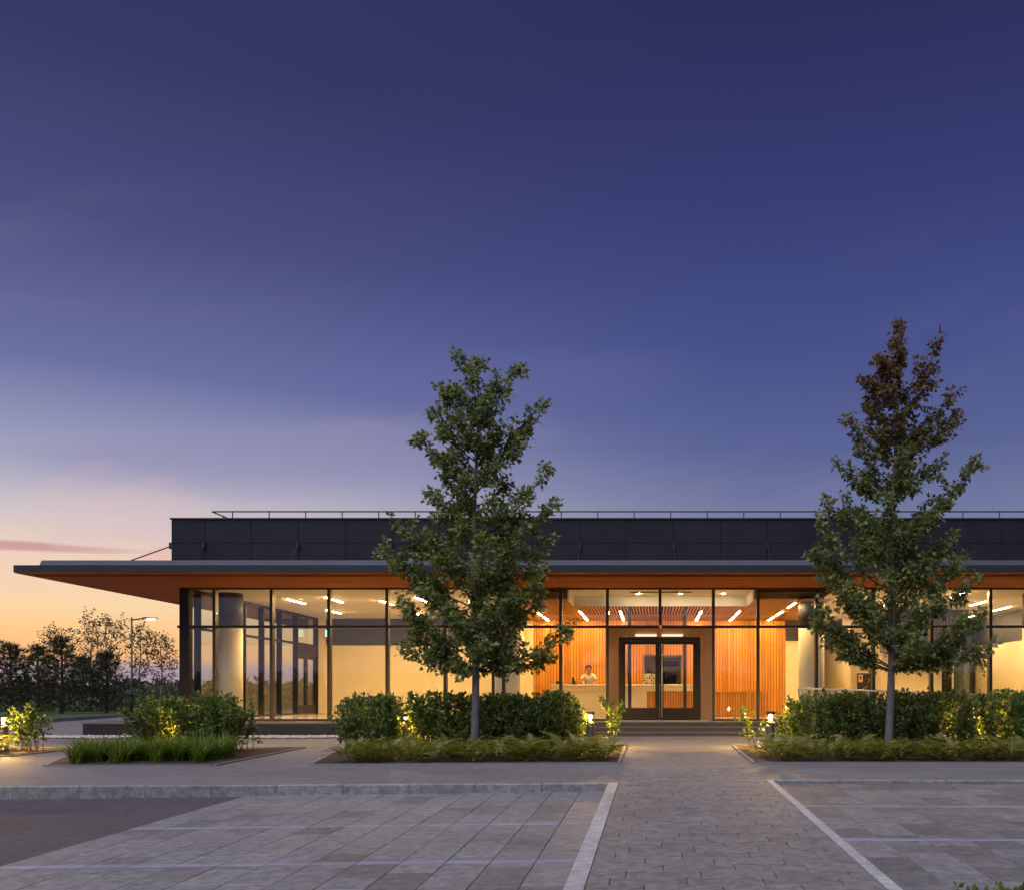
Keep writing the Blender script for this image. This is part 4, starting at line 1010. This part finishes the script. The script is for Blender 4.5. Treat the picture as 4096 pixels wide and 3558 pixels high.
def birch(x, y, h, w, label, seed, dens=1.0):
    global rng
    rng = np.random.default_rng(seed); random.seed(seed); g = zu(x, y) + .2; e = empty('birch_tree', (x, y, g)); tag(e, label, 'tree', 'thin birches beyond the drive')
    ax = lambda t: np.array([x + .12 * math.sin(t * 4 + seed), y, g + h * t])
    tr = MB().tube([ax(t) for t in np.linspace(-.02, 1, 9)], [.07 * (1.06 - t) for t in np.linspace(0, 1, 9)], 6).build('trunk', 'bark_birch', e)
    m = MB(); paths = []
    for k in range(34):
        t = .22 + .76 * (k + .5) / 34; a = k * 2.4; r = w * math.sin(math.pi * min(1, (t - .1) / .98)) ** .7 * random.uniform(.6, 1.1); s = ax(t)
        tip = s + np.array([r * math.cos(a), r * math.sin(a), r * random.uniform(.5, 1.0)]); mid = (s + tip) / 2 + np.array([0, 0, .1]); paths.append((s, mid, tip)); m.tube(bez(s, mid, tip, [0, .5, 1.]), [.014, .009, .005], 4, False)
        for q in range(3):
            u = random.uniform(.35, .95); p = bez(s, mid, tip, [u])[0]; c = p + rng.normal(size=3) * .22 * w + np.array([0, 0, .1]); paths.append((p, (p + c) / 2, c)); m.tube([p, c], [.006, .003], 3, False)
    m.build('branches', 'bark_birch', tr)
    P_, A_, Nn, S = leaves_on(paths, 15 * dens, .12, .14, .3, .25); V, Fc = scatter(DT, DF, P_, A_, rng.normal(size=P_.shape), S * 1.1); link('crown', array_mesh('crown', V, Fc, 'leaf_birch'), e)
def at(px, d): return (px - VX) * d / F
pine(at(40, 50), 50, 3.61, 1.7, 'dark pine at the left edge of the picture', 61)
pine(at(150, 56), 56, 3.86, 1.6, 'dark pine second from the left edge', 62)
pine(at(245, 52), 52, 4.12, 1.8, 'tallest dark pine left of the street lamp', 63)
pine(at(330, 60), 60, 3.36, 1.7, 'bushy dark pine between the tallest pine and the birches', 64)
pine(at(425, 54), 54, 3.36, 1.6, 'dark pine below the birches left of the street lamp', 65)
pine(at(-60, 47), 47, 3.53, 1.6, 'dark pine cut by the left edge of the picture', 66)
birch(at(225, 64), 64, 5.21, 1.3, 'thin leafed birch rising behind the tallest pine', 71)
birch(at(370, 62), 62, 5.80, 1.2, 'tallest thin birch left of the street lamp', 72)
birch(at(440, 60), 60, 5.54, 1.2, 'slender birch just left of the street lamp', 73)
birch(at(555, 63), 63, 5.29, 1.0, 'slender birch directly behind the street lamp head', 74)
birch(at(640, 60), 60, 4.54, 1.1, 'lower birch nearest the glazed corner of the building', 75)
def under(x0, x1, y0, y1, hmin, hmax, n, label, seed, mat, size, name='undergrowth', tb=False):
    global rng
    rng = np.random.default_rng(seed); X, Y = rng.uniform(x0, x1, n), rng.uniform(y0, y1, n)
    hh = hmin + (hmax - hmin) * (.5 + .5 * np.sin(X * .9 + seed) * np.cos(X * .37 + Y * .3)); hh *= .8 + .35 * np.sin(X * 2.7) ** 2
    P_ = np.stack([X, Y, np.array([zu(a, b) for a, b in zip(X, Y)]) + hh * rng.random(n) ** .7], 1); A_ = unit(rng.normal(size=(n, 3)) + np.array([0, 0, .8]))
    V, Fc = scatter(DT, DF, P_, A_, rng.normal(size=(n, 3)), size * rng.uniform(.6, 1.3, n)); o = link(name, array_mesh(name, V, Fc, mat)); tag(o, label, name, kind='stuff')
under(-52, -30.5, 57, 66, .5, 1.3, 9000, 'tangle of shrubs below the pines and birches beyond the drive', 81, 'leaf_under', .28)
under(-38, -27, 66, 76, .9, 2.2, 14000, 'pale green willow scrub beside the glazed corner', 82, 'leaf_under', .26)
under(-120, -26, 95, 130, .6, 2.6, 16000, 'distant dark woodland on the left beyond the trees', 83, 'leaf_wood', .9, 'woodland')
under(-30, 60, 120, 150, 1.0, 2.8, 14000, 'distant dark woodland behind the building', 84, 'leaf_wood', .9, 'woodland')
under(-150, 150, -130, -95, 4.2, 5.0, 26000, 'dark belt of trees across the road mirrored in the glass', 85, 'leaf_wood', 1.2, 'woodland')
print('leaves', n1, n2, hn, 'tris', sum(len(m.polygons) for m in bpy.data.meshes))
